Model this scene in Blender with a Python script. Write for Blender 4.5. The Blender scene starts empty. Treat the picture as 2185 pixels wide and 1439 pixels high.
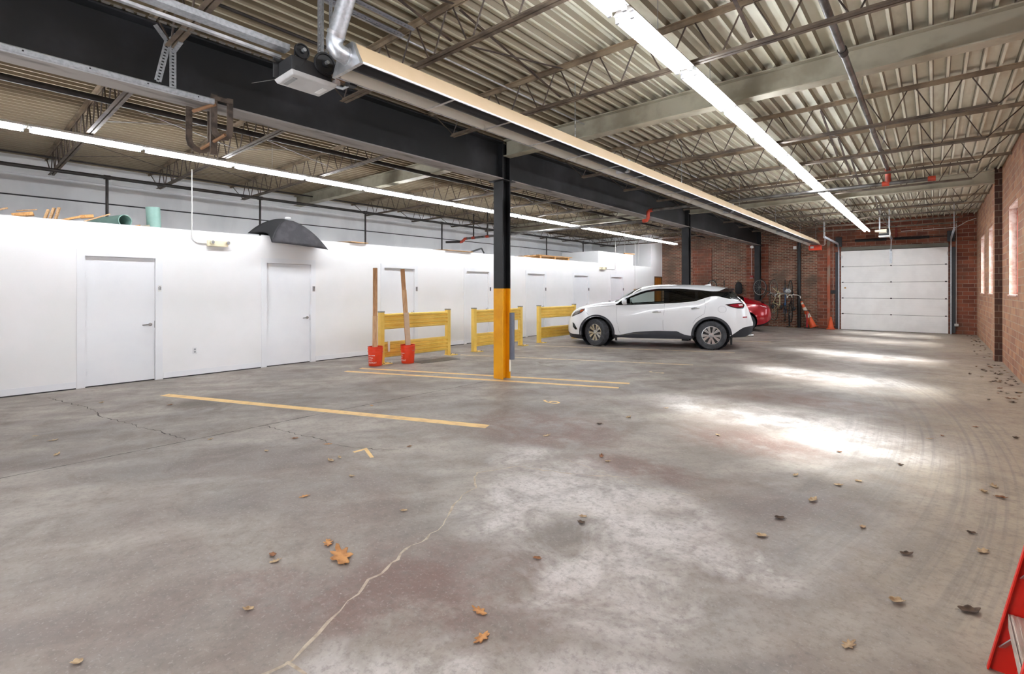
import bpy, bmesh, math, random
import numpy as np
from mathutils import Vector, Matrix
random.seed(7)
scn = bpy.context.scene
COL = scn.collection
R = math.radians

EXPOSURE, SKY, SUN, TUBE = 2.0, 1.8, 28, 14
# ------------------------------------------------------------------ camera
cam_d = bpy.data.cameras.new('camera'); cam = bpy.data.objects.new('camera', cam_d); COL.objects.link(cam)
cam.location = (0, 0, 1.55); cam.rotation_euler = (R(90), 0, R(40.75))
cam_d.sensor_fit = 'HORIZONTAL'; cam_d.sensor_width = 36.0; cam_d.lens = 36.0*1044/2185
cam_d.shift_y = -(719.5-619)/2185; cam_d.clip_start = .05; cam_d.clip_end = 300
scn.camera = cam
# ------------------------------------------------------------------ exposure, sky, sun
vs = scn.view_settings
vs.view_transform = 'Standard'; vs.look = 'None'; vs.gamma = 1.0; vs.use_curve_mapping = False
vs.exposure = EXPOSURE
wd = bpy.data.worlds.new('sky'); scn.world = wd; wd.use_nodes = True
bg = wd.node_tree.nodes['Background']; bg.inputs[0].default_value = (0.84, 0.92, 1.0, 1); bg.inputs[1].default_value = SKY
sd = bpy.data.lights.new('sun', 'SUN'); sd.energy = SUN; sd.angle = R(27); sd.color = (1.0, .98, .95)
so = bpy.data.objects.new('sun', sd); COL.objects.link(so)
_az, _el = R(24), R(46)      # the sun stands beyond the brick wall, a little behind the camera
_dir = Vector((-math.cos(_el)*math.cos(_az), math.cos(_el)*math.sin(_az), -math.sin(_el)))
so.rotation_euler = _dir.to_track_quat('-Z', 'Y').to_euler(); so.location = (12, -3, 10)
scn.cycles.max_bounces = 9; scn.cycles.diffuse_bounces = 6; scn.cycles.glossy_bounces = 4
scn.cycles.transparent_max_bounces = 12; scn.cycles.sample_clamp_indirect = 6.0
def portal(name, loc, rot, sx, sy):
    d = bpy.data.lights.new(name, 'AREA'); d.shape = 'RECTANGLE'; d.size = sx; d.size_y = sy
    d.cycles.is_portal = True
    o = bpy.data.objects.new(name, d); COL.objects.link(o); o.location = loc; o.rotation_euler = rot

# ------------------------------------------------------------------ material helpers
def lin(h):
    if isinstance(h, (tuple, list)): return tuple(h)[:3]
    h = h.lstrip('#'); c = [int(h[i:i+2], 16)/255 for i in (0, 2, 4)]
    return tuple(x/12.92 if x <= .04045 else ((x+.055)/1.055)**2.4 for x in c)
class NT:
    def __init__(s, name):
        s.m = bpy.data.materials.new(name); s.m.use_nodes = True; s.t = s.m.node_tree
        s.t.nodes.clear(); s.out = s.n('ShaderNodeOutputMaterial'); s.p = s.n('ShaderNodeBsdfPrincipled')
        s.l(s.p.outputs[0], s.out.inputs[0]); s._pos = None
    def n(s, t, **k):
        x = s.t.nodes.new(t)
        for a, b in k.items(): setattr(x, a, b)
        return x
    def l(s, a, b): s.t.links.new(a, b)
    def put(s, sock, v):
        if hasattr(v, 'is_linked') or isinstance(v, bpy.types.NodeSocket): s.l(v, sock)
        elif isinstance(v, (tuple, list)) and len(v) == 3 and sock.type == 'RGBA': sock.default_value = (*v, 1)
        else: sock.default_value = v
    def pos(s):
        if s._pos is None: s._pos = s.n('ShaderNodeNewGeometry').outputs['Position']
        return s._pos
    def obj(s): return s.n('ShaderNodeTexCoord').outputs['Object']
    def xyz(s, v=None):
        q = s.n('ShaderNodeSeparateXYZ'); s.l(v or s.pos(), q.inputs[0]); return q.outputs
    def comb(s, x=0, y=0, z=0):
        q = s.n('ShaderNodeCombineXYZ')
        for i, v in enumerate((x, y, z)): s.put(q.inputs[i], v)
        return q.outputs[0]
    def vmul(s, v, k):
        q = s.n('ShaderNodeVectorMath', operation='MULTIPLY'); s.l(v, q.inputs[0]); q.inputs[1].default_value = k; return q.outputs[0]
    def noise(s, scale, detail=3, rough=.55, vec=None, dist=0):
        q = s.n('ShaderNodeTexNoise'); s.l(vec or s.pos(), q.inputs['Vector'])
        q.inputs['Scale'].default_value = scale; q.inputs['Detail'].default_value = detail
        q.inputs['Roughness'].default_value = rough; q.inputs['Distortion'].default_value = dist
        return q.outputs[0]
    def math(s, op, a, b=0., c=0., clamp=False):
        q = s.n('ShaderNodeMath', operation=op, use_clamp=clamp)
        for i, v in enumerate((a, b, c)):
            s.put(q.inputs[i], v)
        return q.outputs[0]
    def ramp(s, f, a, b, lo=0., hi=1.):
        q = s.n('ShaderNodeMapRange', interpolation_type='SMOOTHSTEP'); s.put(q.inputs[0], f)
        q.inputs[1].default_value = a; q.inputs[2].default_value = b; q.inputs[3].default_value = lo; q.inputs[4].default_value = hi
        return q.outputs[0]
    def mix(s, f, a, b, mode='MIX'):
        q = s.n('ShaderNodeMix', data_type='RGBA', blend_type=mode)
        s.put(q.inputs[0], f); s.put(q.inputs[6], a); s.put(q.inputs[7], b); return q.outputs[2]
    def bump(s, h, strength=.3, dist=.01):
        q = s.n('ShaderNodeBump'); q.inputs['Strength'].default_value = strength; q.inputs['Distance'].default_value = dist
        s.l(h, q.inputs['Height']); s.l(q.outputs[0], s.p.inputs['Normal'])
    def base(s, c): s.put(s.p.inputs['Base Color'], c)
    def set(s, rough=.5, metal=0., coat=0.):
        s.put(s.p.inputs['Roughness'], rough); s.p.inputs['Metallic'].default_value = metal; s.p.inputs['Coat Weight'].default_value = coat
        return s.m
MAT = {}
def mat(key, col=None, rough=.5, metal=0., coat=0., col2=None, ns=6., lo=.4, hi=.65, bump=0., bs=60., stretch=None, det=4):
    if key in MAT: return MAT[key]
    n = NT(key); c = lin(col)
    v = n.vmul(n.obj(), stretch) if stretch else n.obj()
    if col2 is None: col2 = tuple(x*.9 for x in c)
    n.base(n.mix(n.ramp(n.noise(ns, det, vec=v), lo, hi), c, lin(col2)))
    if bump: n.bump(n.noise(bs, 3, vec=v), bump, .005)
    MAT[key] = n.set(rough, metal, coat); return MAT[key]
def emis(key, col, strength):
    if key in MAT: return MAT[key]
    n = NT(key); n.base((.8, .8, .8)); n.p.inputs['Emission Color'].default_value = (*lin(col), 1); n.p.inputs['Emission Strength'].default_value = strength
    MAT[key] = n.m; return n.m
def glass(key, tint, refl=.1, rough=.02):
    if key in MAT: return MAT[key]
    n = NT(key); t = n.n('ShaderNodeBsdfTransparent'); t.inputs[0].default_value = (*tint, 1)
    g = n.n('ShaderNodeBsdfGlossy'); g.inputs['Roughness'].default_value = rough
    f = n.n('ShaderNodeFresnel'); f.inputs[0].default_value = 1.45
    k = n.math('ADD', n.math('MULTIPLY', f.outputs[0], .8), refl*.2, clamp=True)
    m = n.n('ShaderNodeMixShader'); n.l(k, m.inputs[0]); n.l(t.outputs[0], m.inputs[1]); n.l(g.outputs[0], m.inputs[2]); n.l(m.outputs[0], n.out.inputs[0])
    MAT[key] = n.m; return n.m

# ------------------------------------------------------------------ mesh builder
WM = {}
class MB:
    def __init__(s): s.bm = bmesh.new(); s.mi = 0
    def f(s, vs):
        try:
            q = s.bm.faces.new(vs); q.material_index = s.mi; return q
        except ValueError: return None
    def v(s, p): return s.bm.verts.new(p)
    def bx(s, x0, x1, y0, y1, z0, z1): return s.hexa([(x0,y0,z0),(x1,y0,z0),(x1,y1,z0),(x0,y1,z0),(x0,y0,z1),(x1,y0,z1),(x1,y1,z1),(x0,y1,z1)])
    def hexa(s, P):
        v = [s.v(p) for p in P]
        for q in ((3,2,1,0),(4,5,6,7),(0,1,5,4),(1,2,6,5),(2,3,7,6),(3,0,4,7)): s.f([v[i] for i in q])
        return s
    def box(s, c, d, M=None):
        x, y, z = (k/2 for k in d); M = M or Matrix.Identity(3); c = Vector(c)
        return s.hexa([c + M @ Vector(p) for p in ((-x,-y,-z),(x,-y,-z),(x,y,-z),(-x,y,-z),(-x,-y,z),(x,-y,z),(x,y,z),(-x,y,z))])
    def bar(s, p0, p1, w, h=None, up=(0,0,1)):
        p0, p1 = Vector(p0), Vector(p1); h = h or w; d = (p1-p0).normalized(); u = Vector(up)
        if abs(d.dot(u)) > .98: u = Vector((0,1,0))
        a = d.cross(u).normalized(); b = a.cross(d).normalized()
        P = []
        for p in (p0, p1):
            for i, j in ((-1,-1),(1,-1),(1,1),(-1,1)): P.append(p + a*(i*w/2) + b*(j*h/2))
        return s.hexa(P)
    def sweep(s, pts, ring, up=(0,0,1), caps=True, closed=False):
        # ring: list of (a,b) offsets in the frame perpendicular to the path
        pts = [Vector(p) for p in pts]; n = len(pts); prev = None; rows = []
        for i, p in enumerate(pts):
            if closed: d = (pts[(i+1) % n]-pts[i-1]).normalized()
            else: d = ((pts[min(i+1, n-1)]-p).normalized() + (p-pts[max(i-1, 0)]).normalized()); d = d.normalized() if d.length > 1e-6 else (pts[-1]-pts[0]).normalized()
            if prev is None:
                u = Vector(up)
                if abs(d.dot(u)) > .95: u = Vector((0,1,0)) if abs(d.y) < .9 else Vector((1,0,0))
                a = d.cross(u).normalized()
            else: a = (prev - d*prev.dot(d)).normalized()
            b = a.cross(d).normalized(); prev = a
            rows.append([s.v(p + a*x + b*y) for x, y in ring])
        m = len(ring)
        for i in range(n if closed else n-1):
            r0, r1 = rows[i], rows[(i+1) % n]
            for j in range(m): s.f([r0[j], r0[(j+1) % m], r1[(j+1) % m], r1[j]])
        if caps and not closed:
            s.f(rows[0][::-1]); s.f(rows[-1])
        return s
    def tube(s, pts, r, n=8, caps=True, closed=False):
        return s.sweep(pts, [(r*math.cos(2*math.pi*k/n), r*math.sin(2*math.pi*k/n)) for k in range(n)], caps=caps, closed=closed)
    def cyl(s, p0, p1, r0, r1=None, n=16, caps=True):
        r1 = r0 if r1 is None else r1; p0, p1 = Vector(p0), Vector(p1); d = (p1-p0).normalized()
        u = Vector((0,0,1)) if abs(d.z) < .95 else Vector((1,0,0)); a = d.cross(u).normalized(); b = a.cross(d)
        rows = [[s.v(p + a*(r*math.cos(2*math.pi*k/n)) + b*(r*math.sin(2*math.pi*k/n))) for k in range(n)] for p, r in ((p0, r0), (p1, r1))]
        for j in range(n): s.f([rows[0][j], rows[0][(j+1) % n], rows[1][(j+1) % n], rows[1][j]])
        if caps: s.f(rows[0][::-1]); s.f(rows[1])
        return s
    def lathe(s, prof, M=None, n=24, closed=False):
        # prof: (r, z) pairs turned about local z, placed by matrix M
        M = M or Matrix.Identity(4); rows = []
        for r, z in prof:
            rows.append([s.v(M @ Vector((r*math.cos(2*math.pi*k/n), r*math.sin(2*math.pi*k/n), z))) for k in range(n)] if r > 1e-5 else [s.v(M @ Vector((0, 0, z)))])
        rng = range(len(rows) if closed else len(rows)-1)
        for i in rng:
            a, b = rows[i], rows[(i+1) % len(rows)]
            for j in range(n):
                k = (j+1) % n
                if len(a) == 1 and len(b) == 1: continue
                if len(a) == 1: s.f([a[0], b[k], b[j]])
                elif len(b) == 1: s.f([a[j], a[k], b[0]])
                else: s.f([a[j], a[k], b[k], b[j]])
        return s
    def prism(s, poly, fn, a, b):
        # poly of 2-d points, fn(u, v, w) -> xyz, extruded from w=a to w=b
        A = [s.v(fn(u, v, a)) for u, v in poly]; B = [s.v(fn(u, v, b)) for u, v in poly]; n = len(poly)
        s.f(A[::-1]); s.f(B)
        for i in range(n): s.f([A[i], A[(i+1) % n], B[(i+1) % n], B[i]])
        return s
    def grid(s, rows, closed_u=False):
        V = [[s.v(p) for p in r] for r in rows]
        for i in range(len(V)-1):
            m = len(V[i]); 
            for j in range(m if closed_u else m-1): s.f([V[i][j], V[i][(j+1) % m], V[i+1][(j+1) % m], V[i+1][j]])
        return s
    def sphere(s, c, r, n=12, sc=(1,1,1)):
        M = Matrix.Translation(c) @ Matrix.Diagonal((*sc, 1))
        return s.lathe([(r*math.sin(math.pi*k/(n//2+1)), -r*math.cos(math.pi*k/(n//2+1))) for k in range(n//2+2)], M, n)
    def build(s, name, m, parent=None, label=None, cat=None, group=None, kind=None, smooth=None, bevel=0., world=True, weld=False, origin=None):
        bm = s.bm
        if weld: bmesh.ops.remove_doubles(bm, verts=bm.verts, dist=1e-4)
        bmesh.ops.recalc_face_normals(bm, faces=bm.faces)
        loc = Vector((0, 0, 0))
        if parent is not None:
            if world: bm.transform(WM[parent].inverted())
        else:
            if origin is not None: loc = Vector(origin)
            else:
                xs = [v.co for v in bm.verts]
                loc = Vector(((min(p.x for p in xs)+max(p.x for p in xs))/2, (min(p.y for p in xs)+max(p.y for p in xs))/2, min(p.z for p in xs)))
            if world: bm.transform(Matrix.Translation(-loc))
        me = bpy.data.meshes.new(name); bm.to_mesh(me); bm.free()
        for q in (m if isinstance(m, (list, tuple)) else [m]): me.materials.append(q)
        if smooth:
            me.polygons.foreach_set('use_smooth', [True]*len(me.polygons)); me.set_sharp_from_angle(angle=R(smooth))
        o = bpy.data.objects.new(name, me); COL.objects.link(o)
        if parent is not None: o.parent = parent; WM[o] = WM[parent].copy()
        else: o.location = loc; WM[o] = Matrix.Translation(loc)
        if bevel:
            b = o.modifiers.new('bevel', 'BEVEL'); b.width = bevel; b.segments = 2; b.limit_method = 'ANGLE'; b.angle_limit = R(40)
        props(o, label, cat, group, kind)
        return o
def props(o, label=None, cat=None, group=None, kind=None):
    if label: o['label'] = label
    if cat: o['category'] = cat
    if group: o['group'] = group
    if kind: o['kind'] = kind
    elif cat: o['kind'] = 'thing'
def thing(name, label, cat, loc=(0,0,0), rz=0, group=None, rot=None):
    o = bpy.data.objects.new(name, None); COL.objects.link(o); o.empty_display_size = .1
    o.location = loc; o.rotation_euler = rot or (0, 0, rz); props(o, label, cat, group)
    WM[o] = Matrix.Translation(loc) @ o.rotation_euler.to_matrix().to_4x4()
    return o
def dup(root, loc, rz=None, label=None, group=None, rot=None):
    r = root.copy(); COL.objects.link(r); r.location = loc
    if rot is not None: r.rotation_euler = rot
    elif rz is not None: r.rotation_euler = (0, 0, rz)
    if label: r['label'] = label
    if group: r['group'] = group
    for ch in list(root.children):
        c = ch.copy(); COL.objects.link(c); c.parent = r
        for g in list(ch.children):
            d = g.copy(); COL.objects.link(d); d.parent = c
    WM[r] = Matrix.Translation(loc) @ r.rotation_euler.to_matrix().to_4x4()
    return r
def text_mesh(txt, size, depth, fn):
    """mesh builder with the letters of txt, each vertex sent through fn(x, y, z)"""
    c = bpy.data.curves.new('letters', 'FONT'); c.body = txt; c.size = size; c.extrude = depth/2; c.align_x = 'CENTER'; c.align_y = 'CENTER'; c.resolution_u = 3
    o = bpy.data.objects.new('letters', c); COL.objects.link(o)
    me = bpy.data.meshes.new_from_object(o.evaluated_get(bpy.context.evaluated_depsgraph_get()))
    bpy.data.objects.remove(o); b = MB(); b.bm.from_mesh(me); bpy.data.meshes.remove(me)
    for v in b.bm.verts: v.co = fn(*v.co)
    return b
ORD = ['first','second','third','fourth','fifth','sixth','seventh','eighth','ninth','tenth','eleventh','twelfth','thirteenth','fourteenth','fifteenth','sixteenth','seventeenth','eighteenth','nineteenth','twentieth']

# ================================================================== materials of the shell
def brick_mat(key, axis, bw, bh, c1, c2, mort, ms=.010, dirt='#6b6258', lightmix=.25, offset=.5):
    n = NT(key); q = n.xyz(); u = q[0] if axis == 'x' else q[1]
    b = n.n('ShaderNodeTexBrick'); n.l(n.comb(u, q[2], 0.), b.inputs['Vector'])
    b.offset = offset; b.inputs['Scale'].default_value = 1; b.inputs['Brick Width'].default_value = bw; b.inputs['Row Height'].default_value = bh
    b.inputs['Mortar Size'].default_value = ms; b.inputs['Mortar Smooth'].default_value = .3; b.inputs['Bias'].default_value = 0.
    b.inputs['Color1'].default_value = (*lin(c1), 1); b.inputs['Color2'].default_value = (*lin(c2), 1); b.inputs['Mortar'].default_value = (*lin(mort), 1)
    c = n.mix(n.ramp(n.noise(1.1, 4), .42, .75, 0, lightmix*2), b.outputs['Color'], lin(dirt))
    c = n.mix(n.ramp(n.noise(7, 4), .35, .7, 0, .35), c, n.mix(1., c, (.55, .5, .5), 'MULTIPLY'))
    n.base(c); n.bump(n.math('ADD', n.math('MULTIPLY', b.outputs['Fac'], -1.), n.math('MULTIPLY', n.noise(40, 3), .5)), .6, .006)
    return n.set(.85)
M_tile_y = brick_mat('glazed_tile_brick_right', 'y', .305, .136, '#b07f5c', '#8f5e49', '#a8957f', ms=.008, dirt='#a88d70', lightmix=.25)
M_tile_d = brick_mat('dark_glazed_tile', 'x', .305, .136, '#57382c', '#3f2a24', '#7d6e60', ms=.007, dirt='#8a5a34', lightmix=.12)
M_tile_x = brick_mat('tile_brick_far', 'x', .305, .136, '#98583f', '#6f3a2c', '#9c8574', ms=.009, dirt='#5d4436', lightmix=.35)
M_brick_x = brick_mat('common_brick_far', 'x', .205, .0685, '#995e47', '#633a2d', '#a3937f', ms=.014, dirt='#574a3e', lightmix=.4)
M_white = mat('white_wall_paint', '#f0f0f1', .45, col2='#ebecec', ns=.8)
M_door = mat('white_door_paint', '#eceef1', .38, col2='#e7e9ed', ns=1.2)
M_grey = mat('grey_wall_paint', '#ecedee', .7, col2='#dfe0e2', ns=1.3, stretch=(1, 1, .4))
M_seal = mat('dark_joint', '#3c3c3d', .9)
M_black = mat('black_steel_paint', '#0d0e10', .55, col2='#2b2b2f', ns=1.3, lo=.45, hi=.75, bump=.1)
M_flange = mat('worn_flange', '#8f8a86', .7, col2='#55514f', ns=5, stretch=(1, .25, 1), lo=.45, hi=.7)
M_beam = mat('pale_green_beam_paint', '#aaa593', .6, col2='#938d7b', ns=2.5)
M_joist = mat('dusty_joist_steel', '#675a4c', .65, col2='#453a31', ns=4)
M_chord = mat('dusty_top_chord', '#93826b', .7, col2='#6b5c4b', ns=3)
M_jdark = mat('dark_joist_rod', '#54473d', .65, col2='#3a302b', ns=5)
M_galv = mat('galvanised_steel', '#b9bdc2', .38, .7, col2='#a3a7ac', ns=40, lo=.35, hi=.7)
M_alum = mat('brushed_aluminium', '#c9cbce', .35, .8, col2='#a9abae', ns=9)
M_pipe = mat('black_iron_pipe', '#2a2624', .5, .3, col2='#3a3330', ns=6)
M_steelpipe = mat('steel_pipe', '#7b7a79', .4, .7, col2='#5a5550', ns=5)
M_orange = mat('orange_coupling', '#c0452a', .45, col2='#8f3220', ns=9)
M_yellow = mat('safety_yellow', '#e9a40a', .42, col2='#dd9606', ns=3)
M_rail = mat('guard_rail_yellow', '#f5d067', .4, col2='#ecc458', ns=3)
M_blackp = mat('black_plastic', '#1c1c1e', .5)
M_conduit = mat('white_conduit', '#d8d7d3', .45)

# deck: ribs run the long way
def deck_mat():
    n = NT('painted_roof_deck'); q = n.xyz()
    s1 = n.noise(.9, 5, .6, vec=n.vmul(n.pos(), (1.3, .5, 1)))
    c = n.mix(n.ramp(s1, .38, .68), lin('#e2e2d1'), lin('#c4c0a9'))
    left = n.ramp(q[0], -3.2, -6.2)                     # the bay over the white rooms is browner with rust
    c = n.mix(n.math('MULTIPLY', left, .8), c, lin('#9c8c6e'))
    st = n.ramp(n.noise(1.7, 5, .6, vec=n.vmul(n.pos(), (2.2, .7, 1))), .52, .75)
    c = n.mix(n.math('MULTIPLY', st, n.math('ADD', .35, n.math('MULTIPLY', left, .35))), c, lin('#98826a'))
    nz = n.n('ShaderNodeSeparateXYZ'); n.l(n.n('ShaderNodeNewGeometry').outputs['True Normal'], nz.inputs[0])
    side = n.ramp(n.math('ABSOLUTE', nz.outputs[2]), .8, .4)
    c = n.mix(n.math('MULTIPLY', side, .8), c, lin('#6e5f49'))  # rib flanks darker: shade between the ribs put into the colour
    n.base(c); return n.set(.6)
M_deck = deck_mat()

def floor_mat():
    n = NT('stained_concrete'); q = n.xyz(); X, Y = q[0], q[1]
    def blob(cx, cy, rx, ry, ang=0., soft=1.):
        dx = n.math('SUBTRACT', X, cx); dy = n.math('SUBTRACT', Y, cy); c, s_ = math.cos(ang), math.sin(ang)
        a = n.math('ADD', n.math('MULTIPLY', dx, c/rx), n.math('MULTIPLY', dy, s_/rx))
        b = n.math('ADD', n.math('MULTIPLY', dx, -s_/ry), n.math('MULTIPLY', dy, c/ry))
        d = n.math('ADD', n.math('MULTIPLY', a, a), n.math('MULTIPLY', b, b))
        return n.ramp(d, 1.0, 0.05)
    def mul(a, b): return n.math('MULTIPLY', a, b)
    big = n.noise(.55, 5, .6); mid = n.noise(2.1, 6, .65, dist=.6); fine = n.noise(28, 4, .7); spk = n.noise(70, 2, .6)
    streak = n.noise(1.4, 5, .6, vec=n.vmul(n.pos(), (1.0, .35, 1)))
    c = n.mix(n.ramp(big, .35, .66), lin('#756d67'), lin('#938a81'))
    c = n.mix(n.math('MULTIPLY', n.ramp(mid, .42, .7), .55), c, lin('#6f6660'))
    diag = n.noise(1.0, 6, .62, vec=n.comb(n.math('ADD', mul(X, 1.6), mul(Y, -1.1)), n.math('ADD', mul(X, .30), mul(Y, .36)), 0.))
    c = n.mix(n.math('MULTIPLY', n.ramp(diag, .45, .66), .45), c, lin('#b3aaa0'))
    c = n.mix(n.math('MULTIPLY', n.ramp(diag, .5, .3), .4), c, lin('#675f5a'))
    tan = n.ramp(n.math('ADD', X, n.math('MULTIPLY', mid, .9)), -.3, 1.1)
    c = n.mix(n.math('MULTIPLY', tan, .75), c, lin('#b0a28d'))
    warm = n.ramp(n.noise(.42, 6, .66, vec=n.vmul(n.pos(), (1., 1.25, 1.)), dist=.8), .47, .66)
    c = n.mix(mul(warm, mul(n.ramp(X, -6.5, -3.0, .35, 1.), .5)), c, lin('#77645b'))
    # reddish brown worn sealer
    red = None
    for a in ((-1.85, 1.75, .95, .6, .3), (-2.15, 1.35, .6, .35, .6), (-2.6, 1.1, .4, .25, .2), (-1.45, 5.3, 1.0, .55, .1), (-1.2, 1.0, .9, .35, .5), (-3.3, 4.4, 1.2, .9, 0.), (-1.3, 7.9, 1.2, .5, 0.), (-.5, 1.6, .6, .5, 0.), (-2.0, 3.9, .9, .35, .2)):
        k = blob(*a); red = k if red is None else n.math('MAXIMUM', red, k)
    c = n.mix(mul(red, n.ramp(n.math('ADD', mul(mid, .6), mul(n.noise(9, 5, .7), .5)), .40, .64, .1, .9)), c, lin('#765f57'))
    # white dust; the sun pools down the lane are painted pale here too
    wh = None
    for a in ((-1.85, 3.05, 1.3, .8, .1), (-1.35, 2.3, .9, .7, .3), (-2.6, 3.5, .8, .5, .0), (-1.0, 2.9, .7, .35, .2), (-1.5, 1.3, .8, .3, .6), (-.9, 1.7, .7, .3, .4), (-2.25, 2.6, .6, .6, 0), (-1.5, 6.6, 2.2, .85, -.1), (-.6, 6.0, .9, .6, -.3), (-1.6, 10.4, 2.0, .8, -.1), (-1.5, 14.4, 2.4, .8, -.1)):
        k = blob(*a); wh = k if wh is None else n.math('MAXIMUM', wh, k)
    patch = n.ramp(n.math('ADD', mul(mid, .7), mul(streak, .4)), .42, .66)
    c = n.mix(mul(wh, mul(patch, .85)), c, lin('#cfcac6'))
    # oil spots
    oil = None
    for a in ((-7.4, 2.25, .75, .35, .2), (-8.0, 1.95, .4, .15, .3), (-8.2, .45, .2, .1, .3), (-6.0, 8.2, .9, .4, .2), (-5.0, 10.2, .8, .3, 0.), (-6.2, 13.6, 1.6, .8, .4), (-3.5, 16.3, 2.5, .25, .3), (-4.0, 9.2, .16, .1, 0.)):
        k = blob(*a); oil = k if oil is None else n.math('MAXIMUM', oil, k)
    c = n.mix(mul(oil, n.ramp(mid, .35, .6, .1, .75)), c, lin('#5d5449'))
    # tyre arcs sweeping along the brick wall side
    dx = n.math('SUBTRACT', X, -4.2); dy = n.math('SUBTRACT', Y, 6.2)
    rr = n.math('SQRT', n.math('ADD', mul(dx, dx), mul(mul(dy, .55), mul(dy, .55))))
    band = mul(n.ramp(rr, 3.2, 3.7), n.ramp(rr, 5.1, 4.7)); wave = n.noise(1.0, 4, .6, vec=n.comb(mul(rr, 22.), n.math('ARCTAN2', dy, dx), 0.))
    right = mul(n.ramp(X, -1.6, -.7), n.ramp(Y, 2.6, 3.6))
    c = n.mix(mul(mul(band, right), n.ramp(wave, .45, .65, 0., .5)), c, lin('#77726d'))
    c = n.mix(mul(n.ramp(n.noise(6, 6, .74), .46, .68), .45), c, lin('#6f655e'))
    c = n.mix(mul(n.ramp(fine, .46, .70), .42), c, lin('#655d57'))
    c = n.mix(n.ramp(n.noise(48, 3, .7), .54, .70, 0., .40), c, lin('#a9a19a'))
    c = n.mix(n.ramp(spk, .70, .77, 0., .32), c, lin('#d9d4cd'))
    n.base(c); n.bump(n.math('ADD', fine, mul(mid, .6)), .12, .004)
    n.set(n.ramp(mid, .3, .7, .42, .62)); n.p.inputs['Specular IOR Level'].default_value = .4
    return n.m
M_floor = floor_mat()

# ================================================================== shell
ZD = 4.16      # underside of the deck ribs
WP = -10.13    # face of the white rooms
MB().bx(-13.7, 1.45, -2.5, 23.45, -.25, 0).build('floor', M_floor, kind='structure', origin=(0, 0, 0))
b = MB(); px_ = .1535
RIB = .062
prof = [(-13.45, ZD+RIB)]
x = -13.40
while x < 1.2:
    prof += [(x, ZD+RIB), (x+.010, ZD), (x+.036, ZD), (x+.046, ZD+RIB)]; x += px_
prof += [(1.45, ZD+RIB)]
b.grid([[(u, -2.5, v) for u, v in prof], [(u, 23.45, v) for u, v in prof]])
b.bx(-13.7, 1.45, -2.5, 23.45, ZD+RIB+.005, ZD+.2)
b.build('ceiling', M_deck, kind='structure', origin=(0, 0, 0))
# grey block wall behind the white rooms
b = MB(); b.bx(-13.7, -13.4, -2.5, 23.45, 0, ZD+.066); wl = b.build('wall_left', M_grey, kind='structure')
MB().bx(-13.405, -13.385, -2.2, 23.1, 3.375, 3.40).build('trim_1', M_seal, kind='structure')
MB().bx(-13.405, -13.35, -2.2, 23.1, 3.80, 3.86).build('trim_2', M_grey, kind='structure')
# near wall with the raised roll-up door, behind the camera
b = MB()
b.bx(-13.7, -5.35, -2.5, -2.2, 0, ZD+.066); b.bx(-2.25, 1.45, -2.5, -2.2, 0, ZD+.066); b.bx(-5.35, -2.25, -2.5, -2.2, 3.1, ZD+.066)
b.build('wall_near', M_tile_x, kind='structure')
portal('portal_near_door', (-3.8, -2.45, 1.55), (R(90), 0, R(180)), 3.1, 3.1)
# brick wall with tall narrow windows
WIN = [(4.3, 5.7), (8.4, 9.8), (12.3, 13.7), (16.9, 18.3), (19.75, 21.15)]
b = MB(); y = -2.5
for a, c in WIN:
    b.bx(1.12, 1.45, y, a, 0, ZD+.066); b.bx(1.12, 1.45, a, c, 0, 1.43); b.bx(1.12, 1.45, a, c, 3.18, ZD+.066); y = c
b.bx(1.12, 1.45, y, 23.45, 0, ZD+.066)
for py_ in (6.2, 14.85): b.bx(1.0, 1.12, py_+.012, py_+.40, 0, ZD+.04)
b.mi = 1
for py_ in (6.2, 14.85): b.bx(1.0, 1.12, py_, py_+.012, 0, ZD+.04)      # darker glazed units on the near face of each pilaster
b.build('wall_right', [M_tile_y, M_tile_d], kind='structure', weld=False)
M_frame = mat('red_window_frame', '#a84a3e', .5)
M_reveal = mat('pale_reveal', '#d9c0b4', .8, col2='#c29a8a', ns=9)  # window reveals coloured paler than the brick wall
M_pane = glass('window_pane', (.93, .96, .97), .1)
for i, (a, c) in enumerate(WIN):
    r = MB(); r.bx(1.125, 1.32, c-.03, c-.001, 1.44, 3.17); r.bx(1.125, 1.32, a+.001, a+.03, 1.44, 3.17); r.bx(1.125, 1.32, a+.03, c-.03, 3.14, 3.179); r.bx(1.10, 1.32, a+.03, c-.03, 1.431, 1.46)
    w = r.build('window_%d' % (i+1), M_reveal, kind='structure')
    f = MB()
    for u0, u1, z0, z1 in ((a+.03, a+.08, 1.46, 3.14), (c-.08, c-.03, 1.46, 3.14), (a+.08, c-.08, 1.46, 1.51), (a+.08, c-.08, 3.09, 3.14), ((a+c)/2-.02, (a+c)/2+.02, 1.51, 3.09)): f.bx(1.235, 1.29, u0, u1, z0, z1)
    fo = f.build('window_frame', M_frame, w); MB().bx(1.26, 1.266, a+.08, c-.08, 1.51, 3.09).build('pane', M_pane, fo)
    portal('portal_window', (1.44, (a+c)/2, 2.3), (0, R(90), 0), 1.75, 1.4)
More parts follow.
